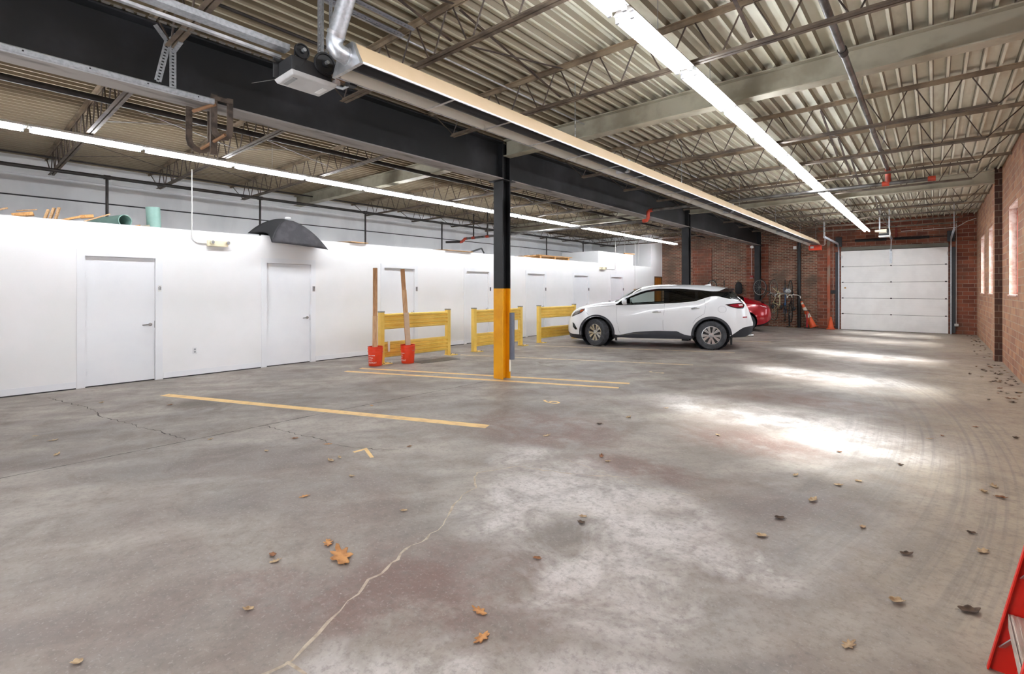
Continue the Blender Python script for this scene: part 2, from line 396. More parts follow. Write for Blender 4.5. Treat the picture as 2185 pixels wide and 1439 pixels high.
# far wall: common brick with tile pilasters and the door surround
b = MB(); DX0, DX1, DZ = -2.75, .38, 3.06
b.bx(-13.4, DX0-.05, 23.1, 23.4, 0, ZD+.066)
b.mi = 1; b.bx(DX0-.05, DX0, 23.1, 23.4, 0, ZD+.066); b.bx(DX1, 1.45, 23.1, 23.4, 0, ZD+.066); b.bx(DX0, DX1, 23.1, 23.4, DZ, ZD+.066)
for u0, u1, z1 in ((-8.61, -7.74, 3.47), (-6.25, -5.37, 3.55), (-3.57, -2.8, 4.15)): b.bx(u0, u1, 23.06, 23.1, 0, z1)
b.build('wall_far', [M_brick_x, M_tile_x], kind='structure')
# white end wall with the brown door
b = MB()
b.bx(-10.25, WP, 21.85, 22.2, 0, ZD); b.bx(-10.25, WP, 23.07, 23.1, 0, ZD); b.bx(-10.25, WP, 22.2, 23.07, 2.2, ZD); b.bx(-13.4, -10.25, 21.85, 21.95, 0, ZD)
b.build('wall_end', M_white, kind='structure')
# white rooms
DOORS = [1.45, 4.22, 6.99, 9.765, 12.54, 15.32, 18.1]; DW, DH = .92, 2.09
def partition():
    b = MB(); y = -2.2
    for d in DOORS:
        b.bx(-10.25, WP, y, d, 0, 2.63); b.bx(-10.25, WP, d, d+DW, DH, 2.63); y = d+DW
    b.bx(-10.25, WP, y, 21.85, 0, 2.63); b.bx(-10.25, WP, 17.04, 20.02, 2.63, 3.11); b.bx(-11.9, -10.25, 17.04, 17.12, 2.63, 3.11); b.bx(-11.9, -10.25, 19.94, 20.02, 2.63, 3.11)
    return b
partition().build('wall_partition', M_white, kind='structure')
MB().bx(-13.4, -10.25, -2.2, 21.85, 2.50, 2.60).build('trim_3', M_white, kind='structure')   # lid of the rooms
MB().bx(-11.9, -10.25, 17.12, 19.94, 3.02, 3.09).build('trim_4', M_white, kind='structure')
segs = [-2.2]; [segs.extend((d-.11, d+DW+.11)) for d in DOORS]; segs.append(21.85)
b = MB()
for i in range(0, len(segs), 2): b.bx(WP, WP+.005, segs[i], segs[i+1], .018, .115)
b.build('baseboard_left', M_door, kind='structure')
b = MB()
for i in range(0, len(segs), 2): b.bx(WP, WP+.004, segs[i], segs[i+1], .0, .017)
b.build('trim_5', M_seal, kind='structure')
M_lever = mat('satin_nickel', '#b4b4b6', .25, .9)
NUM = ['8', '7', '6', '5', '4', '3', '2']
for i, y in enumerate(DOORS):
    b = MB()     # casing
    for u0, u1, z0, z1 in ((y-.1, y, .016, DH+.1), (y+DW, y+DW+.1, .016, DH+.1), (y, y+DW, DH, DH+.1)): b.bx(WP, WP+.014, u0, u1, z0, z1)
    fr = b.build('door_%d' % (i+1), M_door, kind='structure')
    b = MB(); b.bx(-10.215, -10.165, y+.004, y+DW-.004, .018, DH-.005); lf = b.build('door_leaf', M_door, fr)
    MB().bx(-10.20, -10.175, y+.006, y+DW-.006, .0, .014).build('threshold_gap', M_seal, fr)
    for z in (.24, 1.02, 1.80):
        MB().cyl((WP-.028, y+.008, z-.055), (WP-.028, y+.008, z+.055), .010, n=8).build('hinge', M_door, lf)
    h = MB(); h.cyl((-10.165, y+DW-.07, .96), (-10.14, y+DW-.07, .96), .028, n=16); h.cyl((-10.14, y+DW-.07, .96), (-10.105, y+DW-.07, .96), .011, n=10)
    h.tube([(-10.108, y+DW-.07, .96), (-10.10, y+DW-.10, .962), (-10.10, y+DW-.19, .955)], .010, 8); h.bx(-10.17, -10.158, y+DW-.008, y+DW+.002, .90, 1.02)
    h.build('door_lever', M_lever, lf, smooth=40)
    p = MB(); p.bx(WP+.014, WP+.018, y+DW+.03, y+DW+.085, 1.52, 1.63); pl = p.build('number_plate', mat('plate_white', '#e8e8e6', .4) if i == 0 else M_lever, fr)
    text_mesh(NUM[i], .085, .002, lambda a, c, d, y=y: Vector((WP+.0195+d, y+DW+.058+a, 1.575+c))).build('number', mat('number_ink', '#4a4a4c', .5), pl)
# brown door in the end wall
M_wood_door = mat('varnished_wood_door', '#b06a1c', .4, col2='#8f5212', ns=3, stretch=(3, 3, .4))
b = MB()
for u0, u1, z0, z1 in ((22.2, 22.25, 0, 2.2), (23.02, 23.07, 0, 2.2), (22.25, 23.02, 2.15, 2.2)): b.bx(-10.25, WP+.01, u0, u1, z0, z1)
fr = b.build('door_8', mat('brown_frame', '#5b4632', .5), kind='structure')
lf = MB().bx(-10.2, -10.15, 22.255, 23.015, .01, 2.145).build('door_leaf', M_wood_door, fr)
h = MB(); h.cyl((-10.15, 22.95, 1.0), (-10.10, 22.95, 1.0), .012); h.sphere((-10.09, 22.95, 1.0), .03); h.build('door_knob', M_lever, lf, smooth=50)

# ================================================================== columns, girders, beams
GX = -5.74
def column(x, y0, y1, name_label, zy):
    t = thing('steel_column', name_label, 'column', (x, (y0+y1)/2, 0), group='steel columns under the black girder')
    def H(z0, z1):
        b = MB(); b.bx(x-.105, x+.105, y0, y0+.022, z0, z1); b.bx(x-.105, x+.105, y1-.022, y1, z0, z1); b.bx(x-.012, x+.012, y0+.022, y1-.022, z0, z1); return b
    H(zy, ZD-.04).build('shaft', M_black, t)
    if zy > 0: H(0, zy).build('painted_base', M_yellow, t)['label'] = 'safety yellow lower part'
    MB().bx(x-.17, x+.17, y0-.06, y1+.06, 3.44, 3.453).build('cap_plate', M_black, t)
    return t
c1 = column(GX, 6.29, 6.50, 'black steel column with yellow painted base standing in the open floor', 1.575)
b = MB(); b.cyl((-5.605, 6.505, .33), (-5.605, 6.505, 1.15), .045, n=14); b.build('corner_guard', mat('grey_foam', '#6f7482', .8), c1, smooth=40)['label'] = 'grey foam bumper'
MB().bx(-5.633, -5.625, 6.46, 6.50, .12, .33).build('tape_strip', mat('white_tape', '#e6dfd2', .6), c1)
column(GX, 14.74, 14.94, 'dark steel column rising behind the white car', 0)
column(GX, 22.78, 22.98, 'dark steel column against the far brick wall', 0)
def girder(y0, y1, label):
    b = MB(); b.bx(GX-.008, GX+.008, y0, y1, 3.475, 4.08); b.bx(GX-.14, GX+.14, y0, y1, 4.08, 4.10)
    b.mi = 1; b.bx(GX-.14, GX+.14, y0, y1, 3.455, 3.475)
    b.build('steel_girder', [M_black, M_flange], label=label, cat='girder', group='spans of the long black girder')
girder(-2.2, 6.285, 'black steel girder span running from above the camera to the yellow-based column')
girder(6.505, 14.735, 'black steel girder span between the yellow-based column and the column behind the car')
girder(14.945, 22.775, 'farthest black steel girder span ending at the brick wall')
def beam(x0, x1, y, label):
    b = MB(); z0, z1 = 3.86, 4.14
    b.bx(x0, x1, y-.006, y+.006, z0+.014, z1-.014); b.bx(x0, x1, y-.09, y+.09, z0, z0+.014); b.bx(x0, x1, y-.09, y+.09, z1-.014, z1)
    b.build('roof_beam', M_beam, label=label, cat='beam', group='pale green roof cross beams')
BY = [6.395, 14.84]
beam(-5.63, 1.0, BY[0], 'pale green roof beam crossing from the yellow-based column to the brick side wall')
beam(-13.4, -5.85, BY[0], 'pale green roof beam crossing over the white rooms near the yellow-based column')
beam(-5.63, 1.0, BY[1], 'pale green roof beam farther back, meeting the brick pilaster')
beam(-13.4, -5.85, BY[1], 'pale green roof beam over the white rooms, farther back behind the car')

# ================================================================== open-web joists
def joist(x0, x1, y, label, cut0, cut1):
    zt, zb = ZD, 3.72
    t = thing('roof_joist', label, 'joist', (x0, y, zb), group='open-web roof joists')
    b = MB()
    for s in (-1, 1):
        b.prism([(.008*s, 0), (.05*s, 0), (.05*s, -.006), (.014*s, -.006), (.014*s, -.05), (.008*s, -.05)], lambda u, v, w: (w, y+u, zt-.001+v), x0, x1)
    b.build('top_chord', M_chord, t)
    a0, a1 = x0+cut0, x1-cut1; b = MB()
    for s in (-1, 1):
        b.prism([(.008*s, 0), (.045*s, 0), (.045*s, .005), (.013*s, .005), (.013*s, .04), (.008*s, .04)], lambda u, v, w: (w, y+u, zb+v), a0, a1)
    b.build('bottom_chord', M_joist, t)
    n = max(2, round((a1-a0)/.5)); p = (a1-a0)/n; pts = [(x0+.16, y, zt-.045), (a0+.02, y, zb+.03)]
    for k in range(n): pts += [(a0+p*(k+.5)-.03, y, zt-.02), (a0+p*(k+.5)+.03, y, zt-.02), (a0+p*(k+1)-.03, y, zb+.02), (a0+p*(k+1)+.03, y, zb+.02)]
    pts = pts[:-1] + [(a1+.02, y, zb+.03), (x1-.17, y, zt-.045)]
    MB().tube(pts, .009, 6).build('web_rod', M_jdark, t, smooth=50)
JY = [1.32, 3.01, 4.70, 8.08, 9.77, 11.46, 13.15, 16.5, 18.15, 19.8, 21.45]
def jl(y, side):
    place = 'on the brick wall side' if side else 'over the white rooms'
    if y < 6: return 'open-web steel roof joist %s, %s before the first pale green beam' % (place, ORD[int(round((4.70-y)/1.69))])
    if y < 14: return 'open-web steel roof joist %s, %s past the first pale green beam' % (place, ORD[int(round((y-8.08)/1.69))])
    return 'open-web steel roof joist %s, %s past the farther pale green beam' % (place, ORD[int(round((y-16.5)/1.65))])
for y in JY:
    joist(-5.72, 1.12, y, jl(y, 1), .55, .55)
    joist(-13.4, -5.76, y, jl(y, 0), .75, .5)
# cross bridging between neighbouring joists
def bridging(x, ya, yb, label):
    b = MB(); b.bar((x-.012, ya+.05, ZD-.06), (x-.012, yb-.05, 3.775), .03, .004); b.bar((x+.012, ya+.05, 3.775), (x+.012, yb-.05, ZD-.06), .03, .004)
    b.build('cross_brace', M_jdark, label=label, cat='brace', group='crossed bridging braces between joists')
allY = sorted(JY + BY)
for x, nm in ((-1.2, 'nearer the brick wall'), (-3.25, 'above the tube heater side'), (-8.3, 'above the left lamp row'), (-10.9, 'above the stored lumber side')):
    for k in range(len(allY)-1):
        if allY[k+1] in BY or allY[k] in BY: continue
        bridging(x, allY[k], allY[k+1], 'thin crossed steel braces %s, %s joist gap from the near end' % (nm, ORD[k]))

# ================================================================== fluorescent rows
M_tubelit = emis('lit_tube', '#f6f9ff', TUBE)
M_house = mat('white_enamel', '#eeeeec', .35)
PITCH = 1.248
def fixture(x, y, z, label, group):
    t = thing('fluorescent_light', label, 'light fixture', (x, y, z), group=group); L = PITCH-.012
    b = MB(); b.prism([(-.05, .055), (-.085, .020), (-.085, .016), (-.04, .010), (.04, .010), (.085, .016), (.085, .020), (.05, .055)], lambda u, v, w: (u, w, v), -L/2, L/2)
    b.build('housing', M_house, t, world=False)
    for s in (-1, 1): MB().cyl((s*.062, -L/2+.035, -.014), (s*.062, L/2-.035, -.014), .020, n=10).build('tube', M_tubelit, t, world=False, smooth=50)
    for s in (-1, 1):
        for e in (-1, 1): MB().bx(s*.062-.016, s*.062+.014, e*(L/2-.033)-.012, e*(L/2-.033)+.012, -.034, .012).build('lamp_holder', mat('holder_grey', '#c4c8cf', .4), t, world=False)
    return t
proto = None
for row, (x, y0, z, nm) in enumerate(((-8.95, 21.92, 3.655, 'row by the white doors'), (-1.8, 21.56, 3.655, 'row over the driving lane'))):
    for k in range(18):
        y = y0 - (PITCH, 1.30)[row]*(k+.5)
        lab = 'lit fluorescent light, %s from the far end, %s' % (ORD[k], nm)
        g = 'fluorescent lights of the %s' % nm
        if proto is None: proto = fixture(x, y, z, lab, g)
        else: f_ = dup(proto, (x, y, z), label=lab, group=g)
        if k and min(abs(y-q) for q in allY) > .42: MB().cyl((0, 0, .055), (0, 0, .508), .003, n=5).build('hanger_wire', M_galv, f_, world=False)

# ================================================================== far roll-up door
M_panel = mat('white_door_section', '#f7f7f6', .4, col2='#f0f0ef', ns=2)
t = thing('door_9', 'white sectional roll-up door closed in the far brick wall', 'garage door', (-1.185, 23.06, 0)); t['kind'] = 'structure'
H5 = .612
for k in range(5):
    z0 = .012 + k*H5; b = MB()
    prof = [(0, 0)]; 
    for r_ in range(9):
        zz = H5*(r_+.5)/9; prof += [(0, zz-.004), (.0025, zz), (0, zz+.004)]
    prof += [(0, H5-.010), (.035, H5-.010), (.035, 0)]
    b.prism(prof, lambda u, v, w: (w, 23.025+u, z0+v), -2.76, .39)
    s = b.build('door_section', M_panel, t)
    if k:
        for x_, w_ in ((-2.70, .05), (-1.2, .045), (.33, .05)): MB().bx(x_-w_/2, x_+w_/2, 23.006, 23.024, z0-.02, z0+.02).build('hinge', M_blackp, s)
MB().bx(-2.76, .39, 23.063, 23.072, 0, 3.09).build('joint_backing', M_seal, t)
MB().bx(-1.24, -1.17, 23.0, 23.024, 2.46+.08, 3.07).build('centre_strut', M_galv, t)
h = MB(); h.cyl((-2.62, 23.02, 1.63), (-2.62, 23.0, 1.63), .03); h.build('lock_plate', mat('brass', '#b58a52', .35, .7), t)
for x_ in (-2.735, .36): MB().bx(x_-.0, x_+.012, 23.0, 23.024, 2.78, 2.90).build('top_roller', M_galv, t)
MB().bx(-2.75, .40, 23.03, 23.095, 3.085, 3.22).build('door_header', mat('olive_header', '#6d6a5f', .6), kind=None, label='olive grey steel header above the white roll-up door', cat='header')
def door_track(x, s, label):
    t = thing('door_track', label, 'door track', (x, 23.02, 0), group='tracks of the far roll-up door')
    ring = [(-.02, -.035), (.02, -.035), (.02, .035), (-.02, .035)]
    pts = [(x, 23.02, 0.0), (x, 23.02, 3.0)] + [(x, 23.02-.35*(1-math.cos(a)), 3.0+.35*math.sin(a)) for a in (R(20), R(45), R(70), R(90))] + [(x, 19.55, 3.36)]
    MB().sweep(pts, ring).build('track_rail', M_galv, t)
    MB().bx(x-.06+s*.06, x+.06+s*.06, 23.04, 23.098, .03, 3.05).build('wall_angle', mat('dark_angle', '#45474a', .5, .5), t)
    MB().bx(x-.012, x+.012, 19.55, 19.58, 3.40, 4.11).build('hanger', M_galv, t)
    q = MB(); q.bx(x-.10, x+.10, 22.93, 23.09, 3.25, 3.62); q.build('bearing_plate', M_blackp, t)
door_track(-2.83, -1, 'galvanised door track beside the white roll-up door, on its bicycle side')
door_track(.46, 1, 'galvanised door track beside the white roll-up door, on its window side')
t = thing('torsion_shaft', 'black spring shaft above the white roll-up door', 'shaft', (-1.185, 22.98, 3.45))
MB().cyl((-2.72, 22.98, 3.45), (.35, 22.98, 3.45), .013, n=8).build('shaft', M_blackp, t)
for a, c in ((-2.3, -1.3), (-1.1, -.1)):
    b = MB(); n_ = int((c-a)/.02); pr = []
    for i in range(n_): pr += [(.045, i*.02), (.052, i*.02+.01)]
    b.lathe(pr, Matrix.Translation((a, 22.98, 3.45)) @ Matrix.Rotation(R(90), 4, 'Y'), 12); b.build('spring', M_blackp, t)
# far opener
t = thing('door_opener', 'ceiling-hung door opener motor in front of the far roll-up door', 'door opener', (-1.17, 19.4, 3.2), group='garage door openers')
b = MB(); b.cyl((-1.30, 19.4, 3.40), (-1.12, 19.4, 3.40), .075, n=16); b.cyl((-1.42, 19.4, 3.42), (-1.30, 19.4, 3.42), .03, .045, n=10); b.build('motor', mat('cream_enamel', '#d9cdb8', .4), t, smooth=40)
MB().bx(-1.31, -1.06, 19.27, 19.53, 3.27, 3.33).build('chassis', M_blackp, t); MB().bx(-1.32, -1.04, 19.26, 19.54, 3.22, 3.265).build('bottom_cover', M_house, t, bevel=.015)
MB().cyl((-1.10, 19.33, 3.41), (-1.07, 19.33, 3.41), .08, n=16).build('pulley', M_blackp, t)
b = MB()
for x_ in (-1.30, -1.06):
    b.bar((x_, 19.42, 3.3), (x_, 19.42, 4.10), .035, .004)
b.bar((-1.30, 19.42, 3.72), (-1.06, 19.42, 3.55), .03, .004); b.build('hanger_strap', M_galv, t)
MB().bx(-1.20, -1.14, 19.5, 22.93, 3.42, 3.48).build('rail', M_galv, t)
MB().bar((-1.17, 22.6, 3.42), (-1.2, 22.985, 3.0), .03, .01).build('draw_arm', M_galv, t)
b = MB(); b.tube([(-1.06, 19.3, 3.36), (-1.03, 19.25, 3.24), (-1.02, 19.25, 3.30), (-1.05, 19.28, 3.5)], .012, 6); b.build('cable', M_house, t)
MB().bx(-1.08, -1.02, 23.0, 23.095, 3.5, 3.95).build('wall_bracket', mat('red_oxide', '#7c2c22', .7), label='red oxide bracket on the brick above the far door rail', cat='bracket')

# ================================================================== near door gear
def slotted(b, p0, p1, w=.035, th=.003, pitch=.03, up=(1,0,0)):
    # a perforated strip: two edges joined by webs, the gaps are its holes
    p0, p1 = Vector(p0), Vector(p1); d = (p1-p0); L = d.length; d.normalize(); a = d.cross(Vector(up)).normalized()
    for s in (-1, 1): b.bar(p0 + a*s*w*.34, p1 + a*s*w*.34, w*.32, th, up=up)
    n = int(L/pitch)
    for i in range(n+1): c = p0 + d*min(L, i*pitch); b.bar(c-d*pitch*.28, c+d*pitch*.28, w*.36, th, up=up)
    return b
t = thing('overhead_door_track', 'galvanised horizontal track of the raised near door, hanging beside the black girder', 'door track', (-5.4, 0, 3.33))
b = MB(); b.sweep([(-5.4, -2.15, 3.405), (-5.4, 1.74, 3.41)], [(-.004, -.026), (.03, -.026), (.034, -.018), (.034, .018), (.03, .026), (-.004, .026), (-.004, .021), (.024, .021), (.028, .015), (.028, -.015), (.024, -.021), (-.004, -.021)])
b.build('track_rail', M_galv, t)
b = MB(); slotted(b, (-5.385, 1.395, 3.42), (-5.385, 1.395, 3.86), .055); b.build('hanger_angle', M_galv, t)
b = MB(); slotted(b, (-5.395, 1.28, 3.47), (-5.395, 1.36, 3.87), .055); b.build('hanger_angle', M_galv, t)
b = MB(); b.bar((-5.40, 1.37, 3.87), (-5.40, 1.50, 4.03), .05, .004, up=(1, 0, 0)); b.bar((-5.40, 1.35, 3.87), (-5.40, 1.26, 3.98), .04, .004, up=(1, 0, 0)); b.bar((-5.24, 1.36, 3.71), (-4.98, 1.35, 3.714), .035, .006); b.build('fork_bracket', M_galv, t)
b = MB()
for k in range(9): b.cyl((-5.3655, -1.6+k*.4, 3.412), (-5.3625, -1.6+k*.4, 3.412), .007, n=8)
b.build('bolt_hole', M_blackp, t)
M_strap = mat('bare_steel_strap', '#6a5d52', .6, .4, col2='#463d38', ns=9)
def hook(y0, y1, x, zt, zb, label):
    b = MB(); r = (y1-y0)/2; pts = [(x, y0, zt), (x, y0, zb+r)] + [(x, (y0+y1)/2-r*math.cos(a), zb+r-r*math.sin(a)) for a in (R(30), R(60), R(90), R(120), R(150))] + [(x, y1, zb+r), (x, y1, zt)]
    b.sweep(pts, [(-.03, -.004), (.03, -.004), (.03, .004), (-.03, .004)], up=(1, 0, 0)); return b
t = thing('hook_bracket', 'bundle of bent brown steel hook straps bolted under the black girder by the track end', 'bracket', (-5.72, 1.8, 2.96))
hook(1.81, 1.96, -5.60, 3.56, 3.13, '').build('hook_strap', M_strap, t)
hook(1.66, 1.86, -5.86, 3.47, 3.02, '').build('hook_strap', M_strap, t)
MB().bx(-5.615, -5.585, 1.78, 1.98, 3.50, 3.545).build('top_plate', M_strap, t)
M_rusty = mat('rusty_rod', '#8a6648', .7)
MB().cyl((-5.55, 1.80, 3.44), (-5.86, 1.70, 3.42), .018, n=8).build('rod', M_rusty, t); MB().cyl((-5.50, 1.88, 3.14), (-5.85, 1.77, 3.04), .016, n=8).build('rod', M_rusty, t)
MB().bx(-5.70, -5.66, 1.80, 1.86, 2.96, 3.46).build('hanging_channel', M_strap, t)

# near opener
OX = -3.85
t = thing('door_opener', 'black and grey door opener with pulleys above the camera, beside the tube heater', 'door opener', (OX, 1.9, 3.2), group='garage door openers')
b = MB(); b.hexa([(-3.98, 1.74, 3.20), (-3.71, 1.74, 3.20), (-3.71, 2.09, 3.20), (-3.98, 2.09, 3.20), (-4.0, 1.72, 3.235), (-3.69, 1.72, 3.235), (-3.69, 2.11, 3.235), (-4.0, 2.11, 3.235)])
b.build('bottom_cover', mat('opener_grey', '#b5b5b4', .45), t, bevel=.008)
MB().bx(-3.94, -3.76, 1.765, 1.80, 3.196, 3.201).build('lamp_lens', mat('lens_grey', '#8b8b8a', .2), t)
MB().bx(-3.92, -3.78, 2.02, 2.06, 3.197, 3.201).build('label_plate', mat('label_white', '#d9d9d7', .5), t)
b = MB(); b.bx(-3.97, -3.73, 1.74, 2.07, 3.236, 3.36); b.bx(-3.97, -3.955, 1.70, 1.80, 3.24, 3.40); b.build('chassis', mat('chassis_black', '#2b2b2d', .5), t, bevel=.004)
def pulley(y, z, r, x, m=M_blackp):
    b = MB(); M = Matrix.Translation((x, y, z)) @ Matrix.Rotation(R(90), 4, 'Y')
    b.lathe([(0, -.012), (r*.3, -.012), (r*.35, -.004), (r*.8, -.004), (r*.86, -.014), (r, -.014), (r*.93, 0), (r, .014), (r*.86, .014), (r*.8, .004), (r*.35, .004), (r*.3, .02), (0, .02)], M, 28)
    p = b.build('pulley', m, t, smooth=35)
    q = MB(); q.cyl((x+.018, y, z), (x+.05, y, z), .014, n=10); q.build('shaft_end', M_alum, p, smooth=40)
pulley(2.0, 3.37, .088, -3.71); pulley(1.82, 3.41, .058, -3.73); pulley(2.15, 3.315, .055, -3.71, mat('copper_wheel', '#a08068', .5, .3))
def belt(y0, z0, r0, y1, z1, r1, x, nm):
    a = math.atan2(z1-z0, y1-y0); pts = []
    for k in range(9): q = a+math.pi/2+math.pi*k/8; pts.append((x, y0+r0*math.cos(q), z0+r0*math.sin(q)))
    for k in range(9): q = a-math.pi/2+math.pi*k/8; pts.append((x, y1+r1*math.cos(q), z1+r1*math.sin(q)))
    MB().tube(pts, .006, 6, closed=True).build(nm, M_blackp, t, smooth=50)
belt(2.0, 3.37, .086, 2.15, 3.315, .05, -3.71, 'drive_belt'); belt(1.78, 3.26, .02, 1.82, 3.41, .056, -3.735, 'chain_loop')
MB().cyl((-3.745, 1.78, 3.26), (-3.72, 1.78, 3.26), .022, n=12).build('sprocket', M_blackp, t)
MB().tube([(-3.99, 1.74, 3.24), (-4.12, 1.60, 3.20)], .0025, 5).build('antenna', M_steelpipe, t)
b = MB(); b.tube([(-3.72, 2.09, 3.22), (-3.68, 2.14, 3.205), (-3.62, 2.17, 3.23)], .012, 6); b.build('cable', mat('cable_grey', '#a3a5a6', .5), t, smooth=50)
MB().box((-3.62, 2.18, 3.24), (.07, .07, .05)).build('junction_box', M_blackp, t, bevel=.005)
MB().bx(-3.75, -3.70, 2.085, 2.13, 3.235, 3.275).build('warning_tag', mat('tag_pale', '#cfc6c4', .5), t)
MB().bx(-3.89, -3.80, -2.15, 1.76, 3.42, 3.465).build('rail', M_galv, t)
MB().bx(-3.895, -3.86, -2.15, 1.72, 3.365, 3.385).build('lower_rail', M_alum, t)
b = MB()
for k in range(64): b.box((-3.925, -2.1+k*.06, 3.35), (.008, .042, .014))
b.build('drive_chain', mat('chain_dark', '#4a4640', .5, .5), t)
b = MB(); slotted(b, (-3.85, 2.03, 3.36), (-3.85, 2.03, 4.06), .06, .004, .03, (0, 1, 0)); b.bar((-3.882, 2.055, 3.36), (-3.882, 2.055, 4.06), .004, .055); b.build('hanger_angle', M_galv, t)
b = MB(); slotted(b, (-3.80, 2.10, 3.36), (-3.80, 2.10, 4.06), .05, .004, .025, (0, 1, 0)); b.build('hanger_angle', M_galv, t)
b = MB(); slotted(b, (-3.86, 2.035, 3.42), (-3.36, 2.135, 4.0), .045, .004, .03, (0, 1, 0)); b.build('brace_angle', M_galv, t)
for x_, nm in ((-3.99, 'the one nearer the black girder'), (-3.82, 'the one nearer the driving lane')):
    b = MB(); slotted(b, (x_, 1.33, 4.075), (x_, 2.98, 4.075), .045, .004, .04, (0, 0, 1)); b.bar((x_-.022, 1.33, 4.092), (x_-.022, 2.98, 4.092), .004, .04)
    b.build('slotted_angle', mat('grey_slotted_steel', '#8f929a', .45, .5), label='slotted grey steel angle under the deck above the opener, %s' % nm, cat='steel angle', group='slotted ceiling angles')

# ================================================================== tube heater
M_tan = mat('tan_heater_enamel', '#c3ad90', .5, col2='#bca687', ns=2)
M_refl = mat('reflector_aluminium', '#d6d6cc', .42, .25, col2='#9f9a84', ns=2.5, lo=.55, hi=.75)
t = thing('tube_heater', 'long tan tube heater hanging from the joists down the length of the garage', 'heater', (-3.4, 11.8, 3.24))
def hood(off):
    return [(-.185+off*.3, 0), (-.09+off*.2, .175-off), (.09-off*.2, .175-off), (.185-off*.3, 0)]
o_, i_ = hood(0), hood(.006)
MB().prism(o_ + i_[::-1], lambda u, v, w: (-3.4+u, w, 3.24+v), 2.03, 21.55).build('reflector_hood', [M_tan], t)
MB().prism([(u*.985, v-.004) for u, v in i_] + [(u*.96, v-.008) for u, v in i_[::-1]], lambda u, v, w: (-3.4+u, w, 3.243+v), 2.06, 21.5).build('inner_reflector', M_refl, t)
MB().cyl((-3.375, 2.05, 3.295), (-3.375, 21.55, 3.295), .058, n=14).build('burner_tube', mat('sooty_tube', '#26282c', .5, .2), t, smooth=40)
for s in (-1, 1): MB().bx(-3.4+s*.188-.006, -3.4+s*.188+.006, 2.03, 21.55, 3.232, 3.246).build('hood_lip', M_alum, t)
for k in range(25):
    y = 2.95+k*.76; MB().bar((-3.585, y, 3.236), (-3.215, y, 3.236), .025, .004).build('cross_strap', M_alum, t)
for y in (5.05, 8.4, 11.75, 15.1, 18.4, 21.2):
    b = MB()
    for s in (0,): 
        for k in range(17): b.box((-3.33, y, 3.44+k*.04), ((.012, .004, .034) if k % 2 else (.004, .012, .034)))
    b.build('chain', M_galv, t)
for y in (6.4, 11.2, 16.0): MB().bx(-3.50, -3.30, y-.03, y+.03, 3.24, 3.42).build('tube_bracket', M_alum, t)
b = MB(); b.hexa([(-3.60, 2.0, 3.225), (-3.20, 2.0, 3.225), (-3.20, 2.028, 3.225), (-3.60, 2.028, 3.225), (-3.49, 2.0, 3.42), (-3.31, 2.0, 3.42), (-3.31, 2.028, 3.42), (-3.49, 2.028, 3.42)]); b.build('end_cap', M_alum, t)
# flue rising from the near end
b = MB(); b.tube([(-3.375, 2.06, 3.32), (-3.375, 1.975, 3.322), (-3.382, 1.93, 3.335), (-3.39, 1.905, 3.37), (-3.385, 1.90, 3.41), (-3.36, 1.905, 3.46), (-3.19, 1.93, 3.80), (-3.0, 1.95, 4.15)], .062, 18)
fl_ = b.build('flue_pipe', M_galv, t, smooth=50)
for p, q in (((-3.375, 2.0, 3.321), (-3.375, 1.985, 3.321)), ((-3.372, 1.902, 3.44), (-3.360, 1.905, 3.462))): MB().cyl(p, q, .068, n=18).build('pipe_collar', M_alum, fl_, smooth=40)
b = MB(); b.hexa([(-3.62, 21.56, 3.06), (-3.22, 21.56, 3.06), (-3.22, 21.86, 3.06), (-3.62, 21.86, 3.06), (-3.62, 21.56, 3.26), (-3.22, 21.56, 3.26), (-3.22, 21.86, 3.26), (-3.62, 21.86, 3.26)])
cb = b.build('control_box', mat('orange_enamel', '#d8431f', .4), t, bevel=.015); cb['label'] = 'orange burner control box'
MB().bx(-3.56, -3.45, 21.553, 21.56, 3.13, 3.21).build('data_label', mat('label_white', '#d9d9d7', .5), cb)
b = MB(); b.tube([(-3.22, 21.72, 3.24), (-3.14, 21.72, 3.24), (-3.11, 21.72, 3.27), (-3.11, 21.72, 4.12)], .012, 8); b.build('gas_line', M_conduit, t, smooth=50)

# ================================================================== pipes
def pipe(name, pts, r, m, label, cat='pipe', group=None): return MB().tube(pts, r, 10).build(name, m, label=label, cat=cat, group=group, smooth=50)
t = thing('sprinkler_main', 'black sprinkler pipe with drops above the white rooms', 'pipe', (-11.9, 10, 3.69))
MB().tube([(-11.9, -2.1, 3.69), (-11.9, 21.7, 3.69)], .034, 10).build('main_pipe', M_pipe, t, smooth=50)
for y in (-.75, 2.02, 4.81, 7.6, 10.38, 13.17, 15.96, 18.7):
    q = MB().tube([(-11.9, y, 3.66), (-11.9, y, 2.61 if not 17 < y < 20 else 3.10)], .024, 8).build('drop_pipe', M_pipe, t, smooth=50)
    MB().cyl((-11.9, y-.05, 3.69), (-11.9, y+.05, 3.69), .044, n=12).build('tee', M_pipe, q, smooth=40)
pipe('wall_pipe', [(-12.5, -2.1, 4.03), (-12.5, 21.7, 4.03)], .018, M_pipe, 'thin dark pipe high along the grey wall just under the deck', group='roof level pipes')
pipe('sprinkler_pipe', [(-7.6, -2.1, 3.85), (-7.6, 21.7, 3.85)], .038, M_pipe, 'black sprinkler pipe threading the joists between the girder and the left lamp row', group='roof level pipes')
t = thing('sprinkler_piping', 'grey sprinkler pipes with orange couplings, lane run joined to a cross run under the girder', 'pipe', (-6, 11.6, 3.25))
YM, ZR, ZL = 11.6, 3.555, 3.30
MB().tube([(-.65, -2.1, 3.805), (-.65, YM-.05, 3.805)], .031, 12).build('lane_pipe', M_steelpipe, t, smooth=50)
